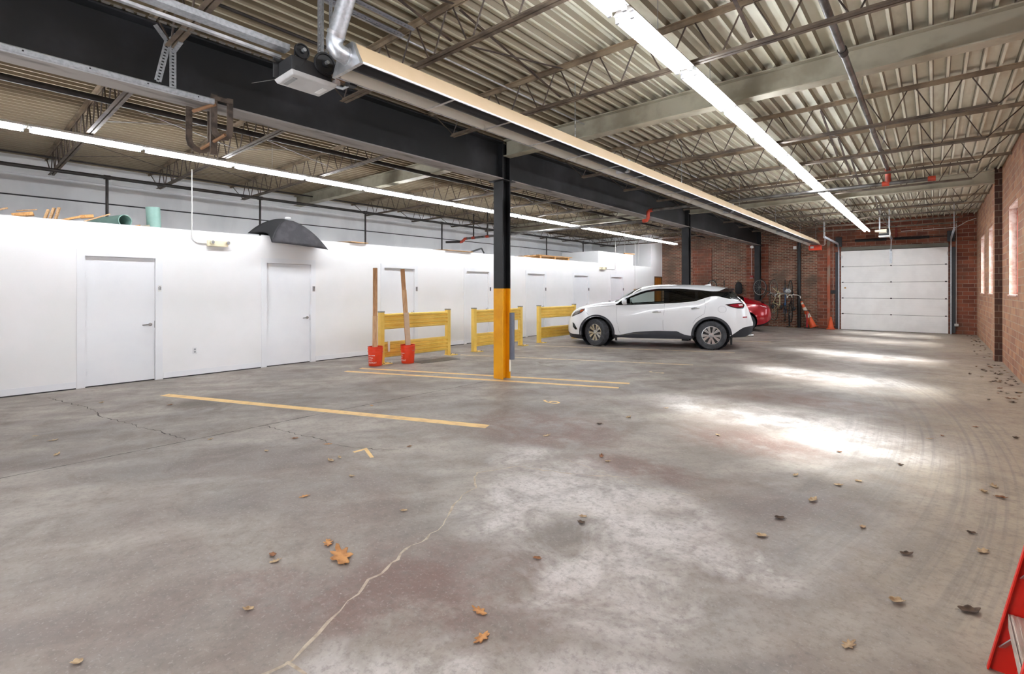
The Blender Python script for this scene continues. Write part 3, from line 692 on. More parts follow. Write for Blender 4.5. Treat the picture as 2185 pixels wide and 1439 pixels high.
for y in (5.55, 10.0): MB().cyl((-.65, y-.06, 3.805), (-.65, y+.05, 3.805), .040, n=14).build('coupling', M_pipe, t, smooth=40)
MB().tube([(-.65, YM-.12, 3.805), (-.65, YM-.03, 3.80), (-.65, YM, 3.76), (-.65, YM, ZR)], .044, 12).build('elbow', M_orange, t, smooth=50)
b = MB()
for y in (6.62, 9.55): b.bar((-.60, y, 3.82), (-.56, y, 4.12), .006)
b.build('hanger_rod', M_galv, t)
MB().tube([(.02, YM, ZR), (-5.45, YM, ZR)], .037, 12).build('cross_pipe', M_steelpipe, t, smooth=50)
MB().tube([(-5.5, YM, ZL), (-12.1, YM, ZL)], .037, 12).build('cross_pipe', M_steelpipe, t, smooth=50)
MB().tube([(-5.34, YM, ZR), (-5.42, YM, ZR-.005), (-5.46, YM, ZR-.05), (-5.46, YM, ZL+.06), (-5.50, YM, ZL+.01), (-5.60, YM, ZL)], .048, 12).build('offset_fitting', M_orange, t, smooth=60)
for x in (-.02, -.68): MB().cyl((x-.06, YM, ZR), (x+.05, YM, ZR), .047, n=14).build('coupling', M_orange, t, smooth=40)
MB().tube([(-12.0, YM, ZL), (-12.12, YM, ZL-.005), (-12.16, YM-.03, ZL-.06), (-12.2, YM-.06, ZL-.10), (-12.26, YM-.1, ZL-.11)], .047, 12).build('offset_fitting', M_orange, t, smooth=60)
MB().tube([(-12.22, YM-.08, ZL-.105), (-12.6, 11.16, 3.18)], .037, 12).build('stub_pipe', M_pipe, t, smooth=50)
for x in (-11.7, -11.05):
    q = MB().tube([(x, YM, ZL), (x, YM, 4.1)], .024, 8).build('riser', M_pipe, t, smooth=50); MB().cyl((x-.07, YM, ZL), (x+.07, YM, ZL), .046, n=12).build('tee', M_orange, q, smooth=40)
pipe('conduit', [(-4.05, -2.1, 4.085), (-4.05, 22.9, 4.085)], .011, M_alum, 'shiny thin conduit under the deck above the tube heater', 'conduit', 'roof level conduits')
pipe('conduit', [(-4.8, -2.1, 4.08), (-4.8, 6.2, 4.08)], .016, M_pipe, 'dark conduit under the deck between girder and near opener', 'conduit', 'roof level conduits')

# ================================================================== things on the white wall
M_cream = mat('cream_plastic', '#efe6c8', .4)
def emergency(y0, y1, z, label):
    t = thing('emergency_light', label, 'emergency light', (WP, (y0+y1)/2, z-.05), group='emergency lights')
    MB().bx(WP+.001, WP+.075, y0, y1, z-.055, z+.055).build('battery_box', M_cream, t, bevel=.008)
    for y in (y0+.06, y1-.02):
        h = MB(); h.cyl((WP+.076, y, z+.02), (WP+.115, y+.01, z+.02), .03, .038, n=16); q = h.build('lamp_head', M_cream, t, smooth=40)
        MB().cyl((WP+.1145, y+.0098, z+.02), (WP+.118, y+.011, z+.02), .032, n=16).build('lens', M_alum, q, smooth=40)
emergency(3.15, 3.49, 2.41, 'cream emergency light with two lamp heads above the wall between the first two doors')
emergency(17.1, 17.5, 2.42, 'cream emergency light on the taller white box near the far end')
pipe('conduit', [(WP+.02, 2.91, 3.72), (WP+.02, 2.91, 2.50), (WP+.02, 2.935, 2.445), (WP+.02, 2.98, 2.41), (WP+.02, 3.14, 2.405)], .0095, M_conduit, 'white conduit bending down to the near emergency light', 'conduit', 'white conduits at the white rooms')
pipe('conduit', [(WP+.02, 18.37, 3.72), (WP+.02, 18.37, 2.46), (WP+.02, 18.33, 2.41), (WP+.02, 17.51, 2.41)], .0095, M_conduit, 'white conduit bending down to the far emergency light', 'conduit', 'white conduits at the white rooms')
pipe('conduit', [(WP+.03, 20.13, 3.74), (WP+.03, 20.13, 1.62)], .010, M_conduit, 'white conduit dropping to the tan box near the end of the white wall', 'conduit', 'white conduits at the white rooms')
pipe('hanger_rod', [(-10.4, 19.75, 4.12), (-10.4, 19.75, 3.10)], .008, M_conduit, 'white rod landing on top of the taller white box', 'rod', 'white conduits at the white rooms')
pipe('hanger_rod', [(-10.45, 21.2, 4.12), (-10.45, 21.2, 2.61)], .008, M_conduit, 'thin white rod standing in the gap before the end wall', 'rod', 'white conduits at the white rooms')
MB().bx(WP+.001, WP+.06, 20.06, 20.3, 1.47, 1.60).build('control_box', mat('tan_box', '#b08f6c', .5), label='small tan control box on the white wall above the car bonnet', cat='box', bevel=.006)
t = thing('wall_outlet', 'white electrical outlet low on the white wall between the first two doors', 'outlet', (WP, 2.96, .45))
MB().bx(WP+.001, WP+.007, 2.925, 2.995, .395, .51).build('cover_plate', mat('outlet_plate', '#e4e5e6', .35), t, bevel=.002)
for z in (.43, .475): MB().bx(WP+.0068, WP+.009, 2.945, 2.975, z-.014, z+.014).build('socket', mat('socket_grey', '#9da0a3', .4), t)

# ================================================================== on top of the white rooms
M_wood = mat('pale_scrap_wood', '#bd9a72', .7, col2='#9c7850', ns=8, stretch=(1, 5, 5))
M_wood2 = mat('split_scrap_wood', '#c8985f', .7, col2='#a8763f', ns=8, stretch=(1, 5, 5))
def plank(p0, p1, w, h, m, label, name='wood_scrap', group='scrap wood on the white rooms'):
    b = MB(); b.bar(p0, p1, w, h); return b.build(name, m, label=label, cat='wood scrap', group=group)
plank((-10.32, .40, 2.665), (-10.30, .61, 2.755), .05, .02, M_wood, 'thin tilted wood sliver on the wall top, first at the picture edge')
plank((-10.34, .66, 2.655), (-10.30, .88, 2.70), .16, .05, M_wood2, 'thick short board end on the wall top above the first door side')
plank((-10.30, .70, 2.725), (-10.32, .92, 2.77), .06, .012, M_wood, 'thin splinter lying over the thick board end')
for k, (y, zt) in enumerate(((1.0, 2.79), (1.06, 2.82), (1.12, 2.835))):
    plank((-10.33, y, 2.615), (-10.31, y+.05, zt), .05, .03, M_wood, 'upright wood offcut in the close trio on the wall top, %s of three' % ['shortest', 'middle', 'tallest'][k])
plank((-10.33, 1.18, 2.63), (-10.31, 1.42, 2.72), .09, .03, M_wood2, 'wedge of split wood leaning beside the upright trio')
plank((-10.33, 1.42, 2.72), (-10.30, 1.58, 2.745), .07, .05, M_wood2, 'orange-toned split wood end raised on the wedge')
plank((-10.275, 1.46, 2.645), (-10.27, 1.78, 2.80), .05, .02, M_wood, 'long thin wood strip rising towards the green pipe')
plank((-10.33, 2.08, 2.615), (-10.31, 2.20, 2.64), .09, .05, M_wood2, 'small wood chip between the two green pipes')
plank((-10.33, 2.20, 2.615), (-10.32, 2.33, 2.65), .09, .06, mat('grey_block', '#a39a86', .8), 'small grey block against the standing green pipe', name='block')
M_green = mat('green_pvc', '#86a79d', .4, col2='#7b9c92', ns=3)
def gpipe(p0, p1, label):
    d = (Vector(p1)-Vector(p0)); L = d.length; M = Matrix.Translation(p0) @ d.to_track_quat('Z', 'Y').to_matrix().to_4x4()
    t_ = MB().lathe([(.105, 0), (.105, L), (.094, L), (.094, 0)], M, 28, closed=True)
    t_.build('sewer_pipe', M_green, label=label, cat='pipe', group='green plastic pipe offcuts', smooth=40)
gpipe((-11.25, 1.72, 2.712), (-10.36, 2.0, 2.72), 'green plastic pipe lying with its open mouth towards the garage')
gpipe((-10.38, 2.41, 2.612), (-10.36, 2.385, 3.0), 'green plastic pipe standing upright on the wall top')
# folded-rib black hood
M_cloth = mat('black_fabric', '#29282b', .8, col2='#39363a', ns=7, bump=.15, bs=90)
M_cloth2 = mat('black_fabric_side', '#1f1f21', .8)
A_, B_, C_ = Vector((-9.80, 4.18, 2.48)), Vector((-9.80, 5.35, 2.41)), Vector((-10.25, 3.91, 2.67)); D_ = Vector((-10.72, 5.18, 2.63)); P_ = Vector((-10.15, 4.66, 3.06))
t = thing('fabric_hood', 'black ribbed fabric hood hanging over the wall top above the second door', 'hood', (-10.1, 4.6, 2.41))
def rib(c, s):      # a bowed rib from the crown to a rim corner
    k = P_ + (c-P_)*.12; m = P_ + (c-P_)*.55 + Vector((0, 0, .155)) + (c-P_).cross(Vector((0,0,1))).cross(Vector((0,0,1)))*-.04
    return (1-s)**2*k + 2*s*(1-s)*m + s*s*c
def hood_face(c0, c1, m, nm, sag):
    rows = []
    for i in range(15):
        s = i/14; a, c = rib(c0, s), rib(c1, s); rows.append([a.lerp(c, u/10) + (P_-a.lerp(c, u/10))*(sag*4*(u/10)*(1-u/10)*s*s) for u in range(11)])
    b = MB(); b.grid(rows); o = b.build(nm, m, t, smooth=60)
    q = o.modifiers.new('thick', 'SOLIDIFY'); q.thickness = .006
hood_face(A_, B_, M_cloth, 'front_panel', .02); hood_face(C_, A_, M_cloth2, 'side_panel', .22); hood_face(B_, D_, M_cloth2, 'end_panel', .05); hood_face(D_, C_, M_cloth2, 'back_panel', .05)
MB().lathe([(0, .012), (.05, .012), (.055, 0), (.05, -.02), (0, -.02)], Matrix.Translation(P_+Vector((-.01, 0, -.015))), 16).build('crown_ring', M_house, t, smooth=40)
M_ply = mat('plywood', '#b48a5a', .6, col2='#9b7446', ns=4, stretch=(4, 1, 1))
def sheet(y0, y1, x0, x1, z, tilt, label, m=M_ply):
    b = MB(); b.hexa([(x1, y0, z), (x0, y0+.1, z+tilt), (x0, y1+.1, z+tilt), (x1, y1, z), (x1, y0, z+.018), (x0, y0+.1, z+tilt+.018), (x0, y1+.1, z+tilt+.018), (x1, y1, z+.018)])
    b.build('plywood_sheet', m, label=label, cat='plywood', group='loose sheets on the white rooms')
sheet(6.05, 6.5, -11.0, -10.05, 2.64, .06, 'short plywood piece poking over the wall top past the black hood')
sheet(8.95, 9.95, -11.0, -10.06, 2.635, .06, 'longer plywood sheet poking over the wall top left of the column')
b = MB(); b.bar((-10.3, 9.95, 2.62), (-10.3, 10.55, 2.80), .05, .04); b.bar((-10.3, 10.55, 2.80), (-10.3, 10.66, 2.66), .03, .03)
b.build('metal_bracket', M_blackp, label='black bent bracket lying on the wall top beside the column', cat='bracket')
t = thing('wood_pallet', 'yellowish wooden pallet lying on top of the white rooms past the column', 'pallet', (-10.8, 14.2, 2.61))
for k in range(3): MB().bx(-11.6, -10.2, 13.3+k*.85, 13.39+k*.85, 2.635, 2.73).build('stringer', M_wood2, t)
for k in range(6): MB().bx(-11.6+k*.26, -11.45+k*.26, 13.2, 15.2, 2.731, 2.755).build('deck_board', M_ply, t)
MB().hexa([(-10.27, 12.2, 2.61), (-10.9, 12.4, 2.61), (-10.9, 13.1, 2.72), (-10.27, 13.1, 2.70), (-10.27, 12.2, 2.63), (-10.9, 12.4, 2.63), (-10.9, 13.1, 2.74), (-10.27, 13.1, 2.72)]).build('wood_board', M_ply, label='flat board propped against the wooden pallet', cat='board')
plank((-10.45, 18.4, 3.125), (-10.5, 19.6, 3.155), .25, .05, M_blackp, 'dark scrap board on top of the taller white box', name='scrap_board', group=None)
plank((-10.19, 19.3, 3.135), (-10.19, 20.25, 3.155), .06, .04, M_wood2, 'orange-brown stick overhanging the end of the taller white box', name='wood_stick', group=None)

# ================================================================== barriers, buckets, floor paint
def barrier(y0, y1, x0, x1, label):
    t = thing('guard_rail', label, 'guard rail', ((x0+x1)/2, (y0+y1)/2, 0), group='yellow guard rails before the white doors')
    for x, y in ((x0, y0), (x1, y1)):
        p = MB().bx(x-.05, x+.05, y-.05, y+.05, .012, 1.08).build('post', M_rail, t, bevel=.008)
        MB().bx(x-.053, x+.053, y-.053, y+.053, 1.075, 1.10).build('post_cap', mat('cap_grey', '#8b8d8a', .5), p)
        MB().bx(x-.06, x+.17, y-.06, y+.17, 0, .012).build('base_plate', M_rail, p)
        b = MB()
        for dx, dy in ((.13, .13), (.13, -.02), (-.02, .13)): b.cyl((x+dx, y+dy, .012), (x+dx, y+dy, .022), .012, n=6)
        b.build('anchor_bolt', M_blackp, p)
    for z0 in (.12, .715):
        n, h = 4, .345; pr = []
        for k in range(n): z = z0+h*k/n; pr += [(.0, z), (.035, z+.018), (.035, z+h/n-.032), (.0, z+h/n-.014)]
        full = pr + [(x-.006, z) for x, z in pr[::-1]]
        b = MB(); A = [b.v((x0+.01+u, y0+.05, z)) for u, z in full]; B = [b.v((x1+.01+u, y1-.05, z)) for u, z in full]; m_ = len(full)
        for i in range(m_): b.f([A[i], A[(i+1) % m_], B[(i+1) % m_], B[i]])
        q = b.build('rail_panel', M_rail, t)
barrier(6.0, 7.86, -8.80, -8.80, 'yellow corrugated guard rail standing nearest, behind the orange buckets')
barrier(8.70, 10.52, -8.76, -8.76, 'yellow corrugated guard rail partly hidden by the black and yellow column')
barrier(11.40, 13.25, -8.78, -8.78, 'yellow corrugated guard rail at the nose of the white car')
MB().box((-8.70, 6.12, .36), (.012, .05, .22)).build('tape_piece', mat('white_tape', '#e6dfd2', .6), label='crumpled white tape hanging on the nearest guard rail', cat='tape')
M_bucket = mat('orange_bucket_plastic', '#e8421c', .4)
M_print = mat('white_print', '#f4e9e2', .5)
def bucket(x, y, face, label):
    t = thing('bucket', label, 'bucket', (x, y, 0), group='orange buckets holding lumber')
    T = Matrix.Translation((x, y, 0))
    MB().lathe([(0, .004), (.128, .004), (.132, .012), (.146, .285), (.155, .287), (.155, .297), (.147, .299), (.148, .345), (.156, .347), (.156, .357), (.149, .359), (.150, .385), (.155, .388), (.155, .395), (.145, .395), (.130, .02), (0, .02)], T, 36).build('shell', M_bucket, t, smooth=35)
    def wrap(u, v, d, z0): 
        r = .1325+(.0145*(z0+v)/.28)+.0012+d; a = face + u/r; return Vector((x+r*math.cos(a), y+r*math.sin(a), z0+v))
    b = None
    for s_, z0, sz, off in (('FILL', .175, .047, -.015), ('DO', .125, .047, -.03), ('REPEAT', .072, .047, .012)):
        q = text_mesh(s_, sz, .0008, lambda u, v, d, z0=z0, off=off: wrap(u+off, v, d, z0))
        if s_ != 'DO':
            pass
        if b is None: b = q
        else:
            me = bpy.data.meshes.new('tmp'); q.bm.to_mesh(me); q.bm.free(); b.bm.from_mesh(me); bpy.data.meshes.remove(me)
    for z0 in (.175, .125, .072):      # the tick before each word
        for p, q_ in (((-.092, -.002), (-.085, -.014)), ((-.085, -.014), (-.072, .016))):
            d = Vector((q_[0]-p[0], q_[1]-p[1])); nrm = Vector((-d.y, d.x)).normalized()*.0035
            b.f([b.v(wrap(c.x, c.y, .0004, z0)) for c in (Vector(p)-nrm, Vector(q_)-nrm, Vector(q_)+nrm, Vector(p)+nrm)])
    u = -.09                             # the small worn line of print above
    rr = random.Random(3)
    for k in range(15):
        w = rr.uniform(.006, .011)
        if k != 6:
            h = rr.uniform(.012, .017); b.f([b.v(wrap(a, c, .0004, .222)) for a, c in ((u, -h/2), (u+w*.5, -h/2), (u+w, -h/2), (u+w, h/2), (u+w*.5, h/2), (u, h/2))])
        u += w+.002
    b.build('print', M_print, t)
    h = MB(); h.tube([(x+.157*math.cos(a+face), y+.157*math.sin(a+face), .325-.05*math.sin(a*1.0)) for a in [math.pi*.5+math.pi*k/12 for k in range(13)]], .004, 6); h.build('bail_handle', M_galv, t, smooth=50)
    return t
bucket(-8.66, 5.765, R(-62), 'orange bucket beside the guard rail post, holding the straight tall lumber')
bucket(-8.45, 6.42, R(-90), 'orange bucket in front of the guard rail panel, holding leaning lumber')
M_lum = mat('lumber', '#b98a60', .65, col2='#9a6d45', ns=9, stretch=(5, 5, .5))
M_lum2 = mat('lumber_pale', '#c9a27a', .65, col2='#b0855c', ns=9, stretch=(5, 5, .5))
def lumber(p0, p1, label, m=M_lum, w=.089, h=.038): MB().bar(p0, p1, w, h, up=(.8, -.6, 0)).build('lumber', m, label=label, cat='lumber', group='boards standing in the buckets')
lumber((-8.68, 5.77, .03), (-8.72, 5.80, 2.0), 'tall straight board in the bucket beside the post')
lumber((-8.645, 5.742, .03), (-8.675, 5.77, 1.02), 'short board before the tall one in the bucket beside the post', M_lum2, w=.1)
lumber((-8.49, 6.47, .03), (-8.66, 6.44, 2.0), 'tallest leaning board in the bucket before the guard rail')
lumber((-8.43, 6.44, .03), (-8.565, 6.415, 1.55), 'middle leaning board in the bucket before the guard rail', M_lum2)
lumber((-8.38, 6.405, .03), (-8.455, 6.39, 1.07), 'shortest pale board in the bucket before the guard rail', mat('lumber_grey', '#c7ab90', .65), w=.1)
b = MB(); b.prism([(-8.53, 6.60), (-8.13, 6.54), (-8.03, 7.54), (-8.42, 7.57)], lambda u, v, w: (u, v, w), .001, .006); b.build('steel_plate', mat('dark_plate', '#55514d', .5, .3), label='dark steel plate lying on the floor beside the buckets', cat='plate')
M_line = mat('worn_yellow_line', '#e2bd7e', .6, col2='#cda774', ns=7, lo=.45, hi=.7)
M_linep = mat('faded_line', '#cfb78f', .6, col2='#b0a08a', ns=7)
def stripe(p0, p1, w, label, m=M_line):
    d = Vector((p1[0]-p0[0], p1[1]-p0[1], 0)); nrm = Vector((-d.y, d.x, 0)).normalized()*w/2; b = MB(); n = 24
    a = [Vector((*p0, 0))+d*(k/n) for k in range(n+1)]
    b.grid([[q-nrm+Vector((0,0,.0015)) for q in a], [q+nrm+Vector((0,0,.0015)) for q in a]])
    b.bm.faces.ensure_lookup_table()
    b.build('parking_line', m, label=label, cat='parking line', group='yellow parking lines')
stripe((-8.60, 2.12), (-3.83, 4.02), .14, 'yellow parking line nearest, between the floor marks 7 and 6')
stripe((-8.48, 4.99), (-3.77, 6.96), .12, 'yellow parking line passing the near foot of the yellow column, nearer of the pair')
stripe((-8.58, 5.37), (-3.81, 7.40), .12, 'yellow parking line passing the yellow column, farther of the pair')
stripe((-8.55, 8.04), (-3.76, 10.09), .10, 'faded parking line between the column and the white car', M_linep)
stripe((-8.40, 10.72), (-3.72, 12.75), .10, 'faded parking line running under the white car', M_linep)
stripe((-8.4, 13.6), (-3.67, 16.08), .10, 'faded parking line behind the white car', M_linep)
def digit(s_, x, y, label, m=M_line):
    b = text_mesh(s_, .42, 0., lambda u, v, d: Vector((x-v*1.0, y+u*.85, .0015))); b.build('floor_number', m, label=label, cat='floor number', group='painted stall numbers')
digit('7', -4.05, 2.62, 'painted 7 on the concrete in the nearest stall')
digit('6', -4.0, 5.48, 'painted 6 on the concrete before the yellow column')
digit('5', -3.92, 8.74, 'faded painted number between column and car', M_linep)

# ================================================================== cracks and joint in the slab
M_crackd = mat('dark_crack', '#4a4540', .9)
M_crackl = mat('dusty_crack', '#b9aa98', .9, col2='#9c8d7c', ns=15)
FLOOR = bpy.data.objects['floor']
def crack(pts, w, m, seed=1, jit=.02, z=.0012):
    rr = random.Random(seed); P = []
    for a, c in zip(pts[:-1], pts[1:]):
        n = max(1, int(math.hypot(c[0]-a[0], c[1]-a[1])/.05))
        for k in range(n): s = k/n; P.append((a[0]+(c[0]-a[0])*s + (rr.uniform(-jit, jit) if k else 0), a[1]+(c[1]-a[1])*s + (rr.uniform(-jit, jit) if k else 0)))
    P.append(pts[-1]); L, Rr = [], []
    for i, p in enumerate(P):
        q0, q1 = P[max(i-1, 0)], P[min(i+1, len(P)-1)]; d = Vector((q1[0]-q0[0], q1[1]-q0[1], 0)).normalized(); nn = Vector((-d.y, d.x, 0))*(w*rr.uniform(.2, 1.0)/2)
        L.append(Vector((*p, z))-nn); Rr.append(Vector((*p, z))+nn)
    MB().grid([L, Rr]).build('crack', m, FLOOR)
crack([(-5.81, -2.2), (-5.81, .3), (-5.80, 1.65), (-5.80, 3.2), (-5.74, 5.97)], .022, M_crackd, 1, .0)
crack([(-9.66, .97), (-8.98, 1.11), (-8.43, 1.23), (-7.93, 1.26), (-7.7, 1.25), (-7.32, 1.34), (-7.04, 1.42), (-6.76, 1.43), (-6.49, 1.52), (-6.1, 1.6), (-5.87, 1.63)], .016, M_crackd, 2)
crack([(-5.8, 2.39), (-5.3, 2.45), (-4.91, 2.53), (-4.62, 2.55), (-4.3, 2.62), (-3.92, 2.87)], .012, M_crackd, 3)
crack([(-1.9, 3.7), (-2.3, 3.45), (-2.78, 3.28), (-2.85, 3.12), (-2.93, 2.95), (-2.84, 2.83), (-2.71, 2.72), (-2.7, 2.56), (-2.64, 2.44), (-2.54, 2.28), (-2.45, 2.15), (-2.39, 1.96), (-2.39, 1.8), (-2.33, 1.7), (-2.3, 1.6), (-2.29, 1.48), (-2.24, 1.41), (-2.21, 1.31), (-2.17, 1.25), (-2.14, 1.17), (-2.1, 1.1), (-2.07, 1.03), (-2.03, .95), (-2.03, .91), (-2.04, .85), (-2.06, .6)], .021, M_crackl, 4, .016)
crack([(-2.04, .93), (-1.99, .94), (-1.92, .95), (-1.8, .9)], .016, M_crackl, 5, .010, .0017)
crack([(-2.57, 3.71), (-2.08, 3.63), (-1.83, 3.58), (-1.67, 3.62), (-1.44, 3.67), (-1.27, 3.66)], .008, M_crackl, 6)

# ================================================================== cars
def pchip(tab):
    xs = np.array([a for a, _ in tab], float); ys = np.array([b for _, b in tab], float)
    o = np.argsort(xs); xs, ys = xs[o], ys[o]; h = np.diff(xs); d = np.diff(ys)/h; m = np.zeros_like(ys)
    for i in range(1, len(xs)-1):
        if d[i-1]*d[i] > 0: w1, w2 = 2*h[i]+h[i-1], h[i]+2*h[i-1]; m[i] = (w1+w2)/(w1/d[i-1]+w2/d[i])
    m[0], m[-1] = d[0], d[-1]
    def f(x):
        x = min(max(x, xs[0]), xs[-1]); i = int(min(np.searchsorted(xs, x, 'right')-1, len(xs)-2)); i = max(i, 0)
        t = (x-xs[i])/h[i]; t2, t3 = t*t, t*t*t
        return float((2*t3-3*t2+1)*ys[i] + (t3-2*t2+t)*h[i]*m[i] + (-2*t3+3*t2)*ys[i+1] + (t3-t2)*h[i]*m[i+1])
    return f
def catmull(P, sub):
    out = []; n = len(P)
    for i in range(n-1):
        p0 = P[max(i-1, 0)]; p1 = P[i]; p2 = P[i+1]; p3 = P[min(i+2, n-1)]
        for k in range(sub):
            t = k/sub; out.append(tuple(.5*((2*b)+(c-a)*t+(2*a-5*b+4*c-d)*t*t+(-a+3*b-3*c+d)*t**3) for a, b, c, d in zip(p0, p1, p2, p3)))
    out.append(P[-1]); return out
SIDED = ('front_window', 'rear_side_window', 'quarter_window', 'side_window')
WIN_T = (0, .07, .3, .6, .86, 1.)
class Shell:
    def __init__(s, T):
        s.T = {k: pchip(v) for k, v in T.items()}
    def ring(s, x):
        T = s.T; zb, zc, wm, zbelt, wb, zw, yw, zt = (T[k](x) for k in ('zb', 'zc', 'wm', 'zbelt', 'wb', 'zw', 'yw', 'zt'))
        zc = max(zc, zb+.015); zm = zc+(zbelt-zc)*.42; zh = zc+(zbelt-zc)*.8
        low = [(0., zb), (wm*.86, zb), (wm*.965, zc)]
        side = catmull([(wm*.965, zc), (wm, zm), (wm*.35+wb*.65+.012, zh), (wb, zbelt)], 5)      # 16 pts
        glass_ = [(wb+(yw-wb)*t+.018*math.sin(math.pi*t)*min(1, max(0, (zw-zbelt))*4), zbelt+(zw-zbelt)*t) for t in WIN_T]
        re = (max(yw-.075, yw*.8), min(zw+.055, zt-.002) if zt > zw else zw)
        top = catmull([(yw, zw), re, (yw*.5, zt-(zt-re[1])*.22), (0., zt)], 4)
        return low[:2] + side + glass_[1:] + top[1:]
    IL, IS, IG, IT = 2, 2, 17, 22          # index of rocker edge, side start, belt, window top
    def y_at(s, x, z):
        r = s.ring(x)
        for (y0, z0), (y1, z1) in zip(r[1:], r[2:]):
            if z0 <= z <= z1 and z1 > z0: return y0+(y1-y0)*(z-z0)/(z1-z0)
        return r[1][0]
def zclass_build(sh, stations, classify, side_hole=None):
    groups = {}
    rings = [sh.ring(x) for x in stations]; n = len(rings[0])
    for i in range(len(stations)-1):
        xm = (stations[i]+stations[i+1])/2
        for j in range(n-1):
            zm = (rings[i][j][1]+rings[i][j+1][1])/2
            c = classify(xm, j, zm)
            if c is None: continue
            for s in (1, -1):
                b = groups.setdefault((c, s) if c in SIDED else c, (MB(), {}))
                def V(a, q):
                    k = (a, q, s if rings[a][q][0] > 1e-6 else 0)
                    if k not in b[1]: b[1][k] = b[0].v((stations[a], s*rings[a][q][0], rings[a][q][1]))
                    return b[1][k]
                q = [V(i, j), V(i+1, j), V(i+1, j+1), V(i, j+1)]
                u = []; [u.append(v) for v in q if v not in u]
                if len(u) >= 3: b[0].f(u if s > 0 else u[::-1])
    for e in (0, len(stations)-1):      # close the ends
        b = groups[classify((stations[0]+stations[1])/2 if e == 0 else (stations[-1]+stations[-2])/2, 8, .6)]
        r = rings[e]; pts = [(stations[e], y, z) for y, z in r] + [(stations[e], -y, z) for y, z in r[-2:0:-1]]
        b[0].f([b[0].v(p) for p in pts])
    return {k: v[0] for k, v in groups.items()}
def wheel(parent, x, y, side, R_, W_, steer, M_t, M_r, spokes, nm='wheel'):
    M = Matrix.Translation((x, y, R_)) @ Matrix.Rotation(steer, 4, 'Z') @ Matrix.Rotation(-R(90)*side, 4, 'X')      # local z points out of the car
    h = W_/2; r0 = R_*.635
    b = MB(); b.lathe([(r0, -h*.8), (R_*.8, -h), (R_*.95, -h*.93), (R_-.004, -h*.75), (R_, -h*.3), (R_, h*.3), (R_-.004, h*.75), (R_*.95, h*.93), (R_*.8, h), (r0+.012, h*.86), (r0, h*.8)], M, 40, closed=True)
    w = b.build(nm, M_t, parent, smooth=35, world=False)
    b = MB()
    for k in range(40):
        a = 2*math.pi*k/40
        for s_ in (-.6, -.2, .2, .6): b.box(M @ Vector(((R_-.001)*math.cos(a), (R_-.001)*math.sin(a), s_*h)), (.012, .012, .035), (M @ Matrix.Rotation(a, 4, 'Z')).to_3x3())
    b.build('tread_block', M_t, w, world=False)
    b = MB(); b.lathe([(r0, h*.78), (r0-.014, h*.80), (r0-.022, h*.55), (r0-.03, -h*.6), (r0, -h*.7)], M, 40)
    for k in range(spokes):
        a = 2*math.pi*k/spokes+.3
        for da in (-.16, .16):
            c0, s0 = math.cos(a), math.sin(a); c1, s1 = math.cos(a+da*1.7), math.sin(a+da*1.7); c2, s2 = math.cos(a+da*.9), math.sin(a+da*.9)
            p0 = Vector((.055*c2, .055*s2, h*.62)); p1 = Vector(((r0-.015)*c1, (r0-.015)*s1, h*.72)); d = (p1-p0).normalized(); n_ = Vector((0, 0, 1)).cross(d)
            P = []
            for p, wd in ((p0, .014), (p1, .040)):
                for u, v in ((-1, -1), (1, -1), (1, 0), (-1, 0)): P.append(M @ (p+n_*(u*wd)+Vector((0, 0, v*.03))))
            b.hexa(P)
    b.lathe([(0, h*.66), (.03, h*.67), (.06, h*.64), (.075, h*.5)], M, 24); b.build('rim', M_r, w, smooth=30, world=False)
    b = MB(); b.lathe([(0, h*.44), (r0-.026, h*.44), (r0-.026, h*.02), (0, h*.02)], M, 32); b.lathe([(0, h*.25), (r0*.66, h*.25), (r0*.66, h*.12)], M, 32)  # dark drum behind spokes stands in for shade in the gaps; brake disc inside
    b.build('disc_and_dark_backing', mat('disc_backing_dark', '#2c2b2b', .5, .4), w, world=False)
    b = MB(); b.lathe([(0, h*.70), (.02, h*.70), (.027, h*.665)], M, 16); b.build('hub_cap', M_alum, w, world=False)
    return w
def decal(sh, poly, off, depth, sub=3):
    """a panel following the left flank: polygon in (x, z), thickened"""
    b = MB(); f = b.f([b.v((x, 0, z)) for x, z in poly]); bmesh.ops.triangulate(b.bm, faces=[f])
    for _ in range(sub): bmesh.ops.subdivide_edges(b.bm, edges=[e for e in b.bm.edges if e.calc_length() > .05], cuts=1, use_grid_fill=True)
    for v in b.bm.verts: v.co.y = sh.y_at(v.co.x, v.co.z)+off
    r = bmesh.ops.extrude_face_region(b.bm, geom=b.bm.faces[:])
    for v in r['geom']:
        if isinstance(v, bmesh.types.BMVert): v.co.y -= depth
    return b
def mirror_y(b):
    r = bmesh.ops.duplicate(b.bm, geom=b.bm.verts[:]+b.bm.edges[:]+b.bm.faces[:])
    for v in r['geom']:
        if isinstance(v, bmesh.types.BMVert): v.co.y *= -1
    return b
def strip_on(sh, pts, r, off=.002):
    return MB().tube([(x, sh.y_at(x, z)+off, z) for x, z in pts], r, 6)
def cut_arches(b, hubs, R_, y0):
    """open the wheel arches: vertices inside an arch circle slide out to it, faces wholly inside go"""
    bm = b.bm
    for hx in hubs:
        ins = {}
        for v in bm.verts:
            if abs(v.co.y) > y0:
                d = math.hypot(v.co.x-hx, v.co.z-.37)
                if d < R_: ins[v] = d
        kill = [f for f in bm.faces if all(v in ins for v in f.verts)]
        keep = set(v for f in bm.faces if not all(q in ins for q in f.verts) for v in f.verts if v in ins)
        for v in keep:
            dx, dz = v.co.x-hx, v.co.z-.37; k = R_/max(ins[v], 1e-4); v.co.x = hx+dx*k; v.co.z = .37+dz*k
        bmesh.ops.delete(bm, geom=kill, context='FACES')
    return b
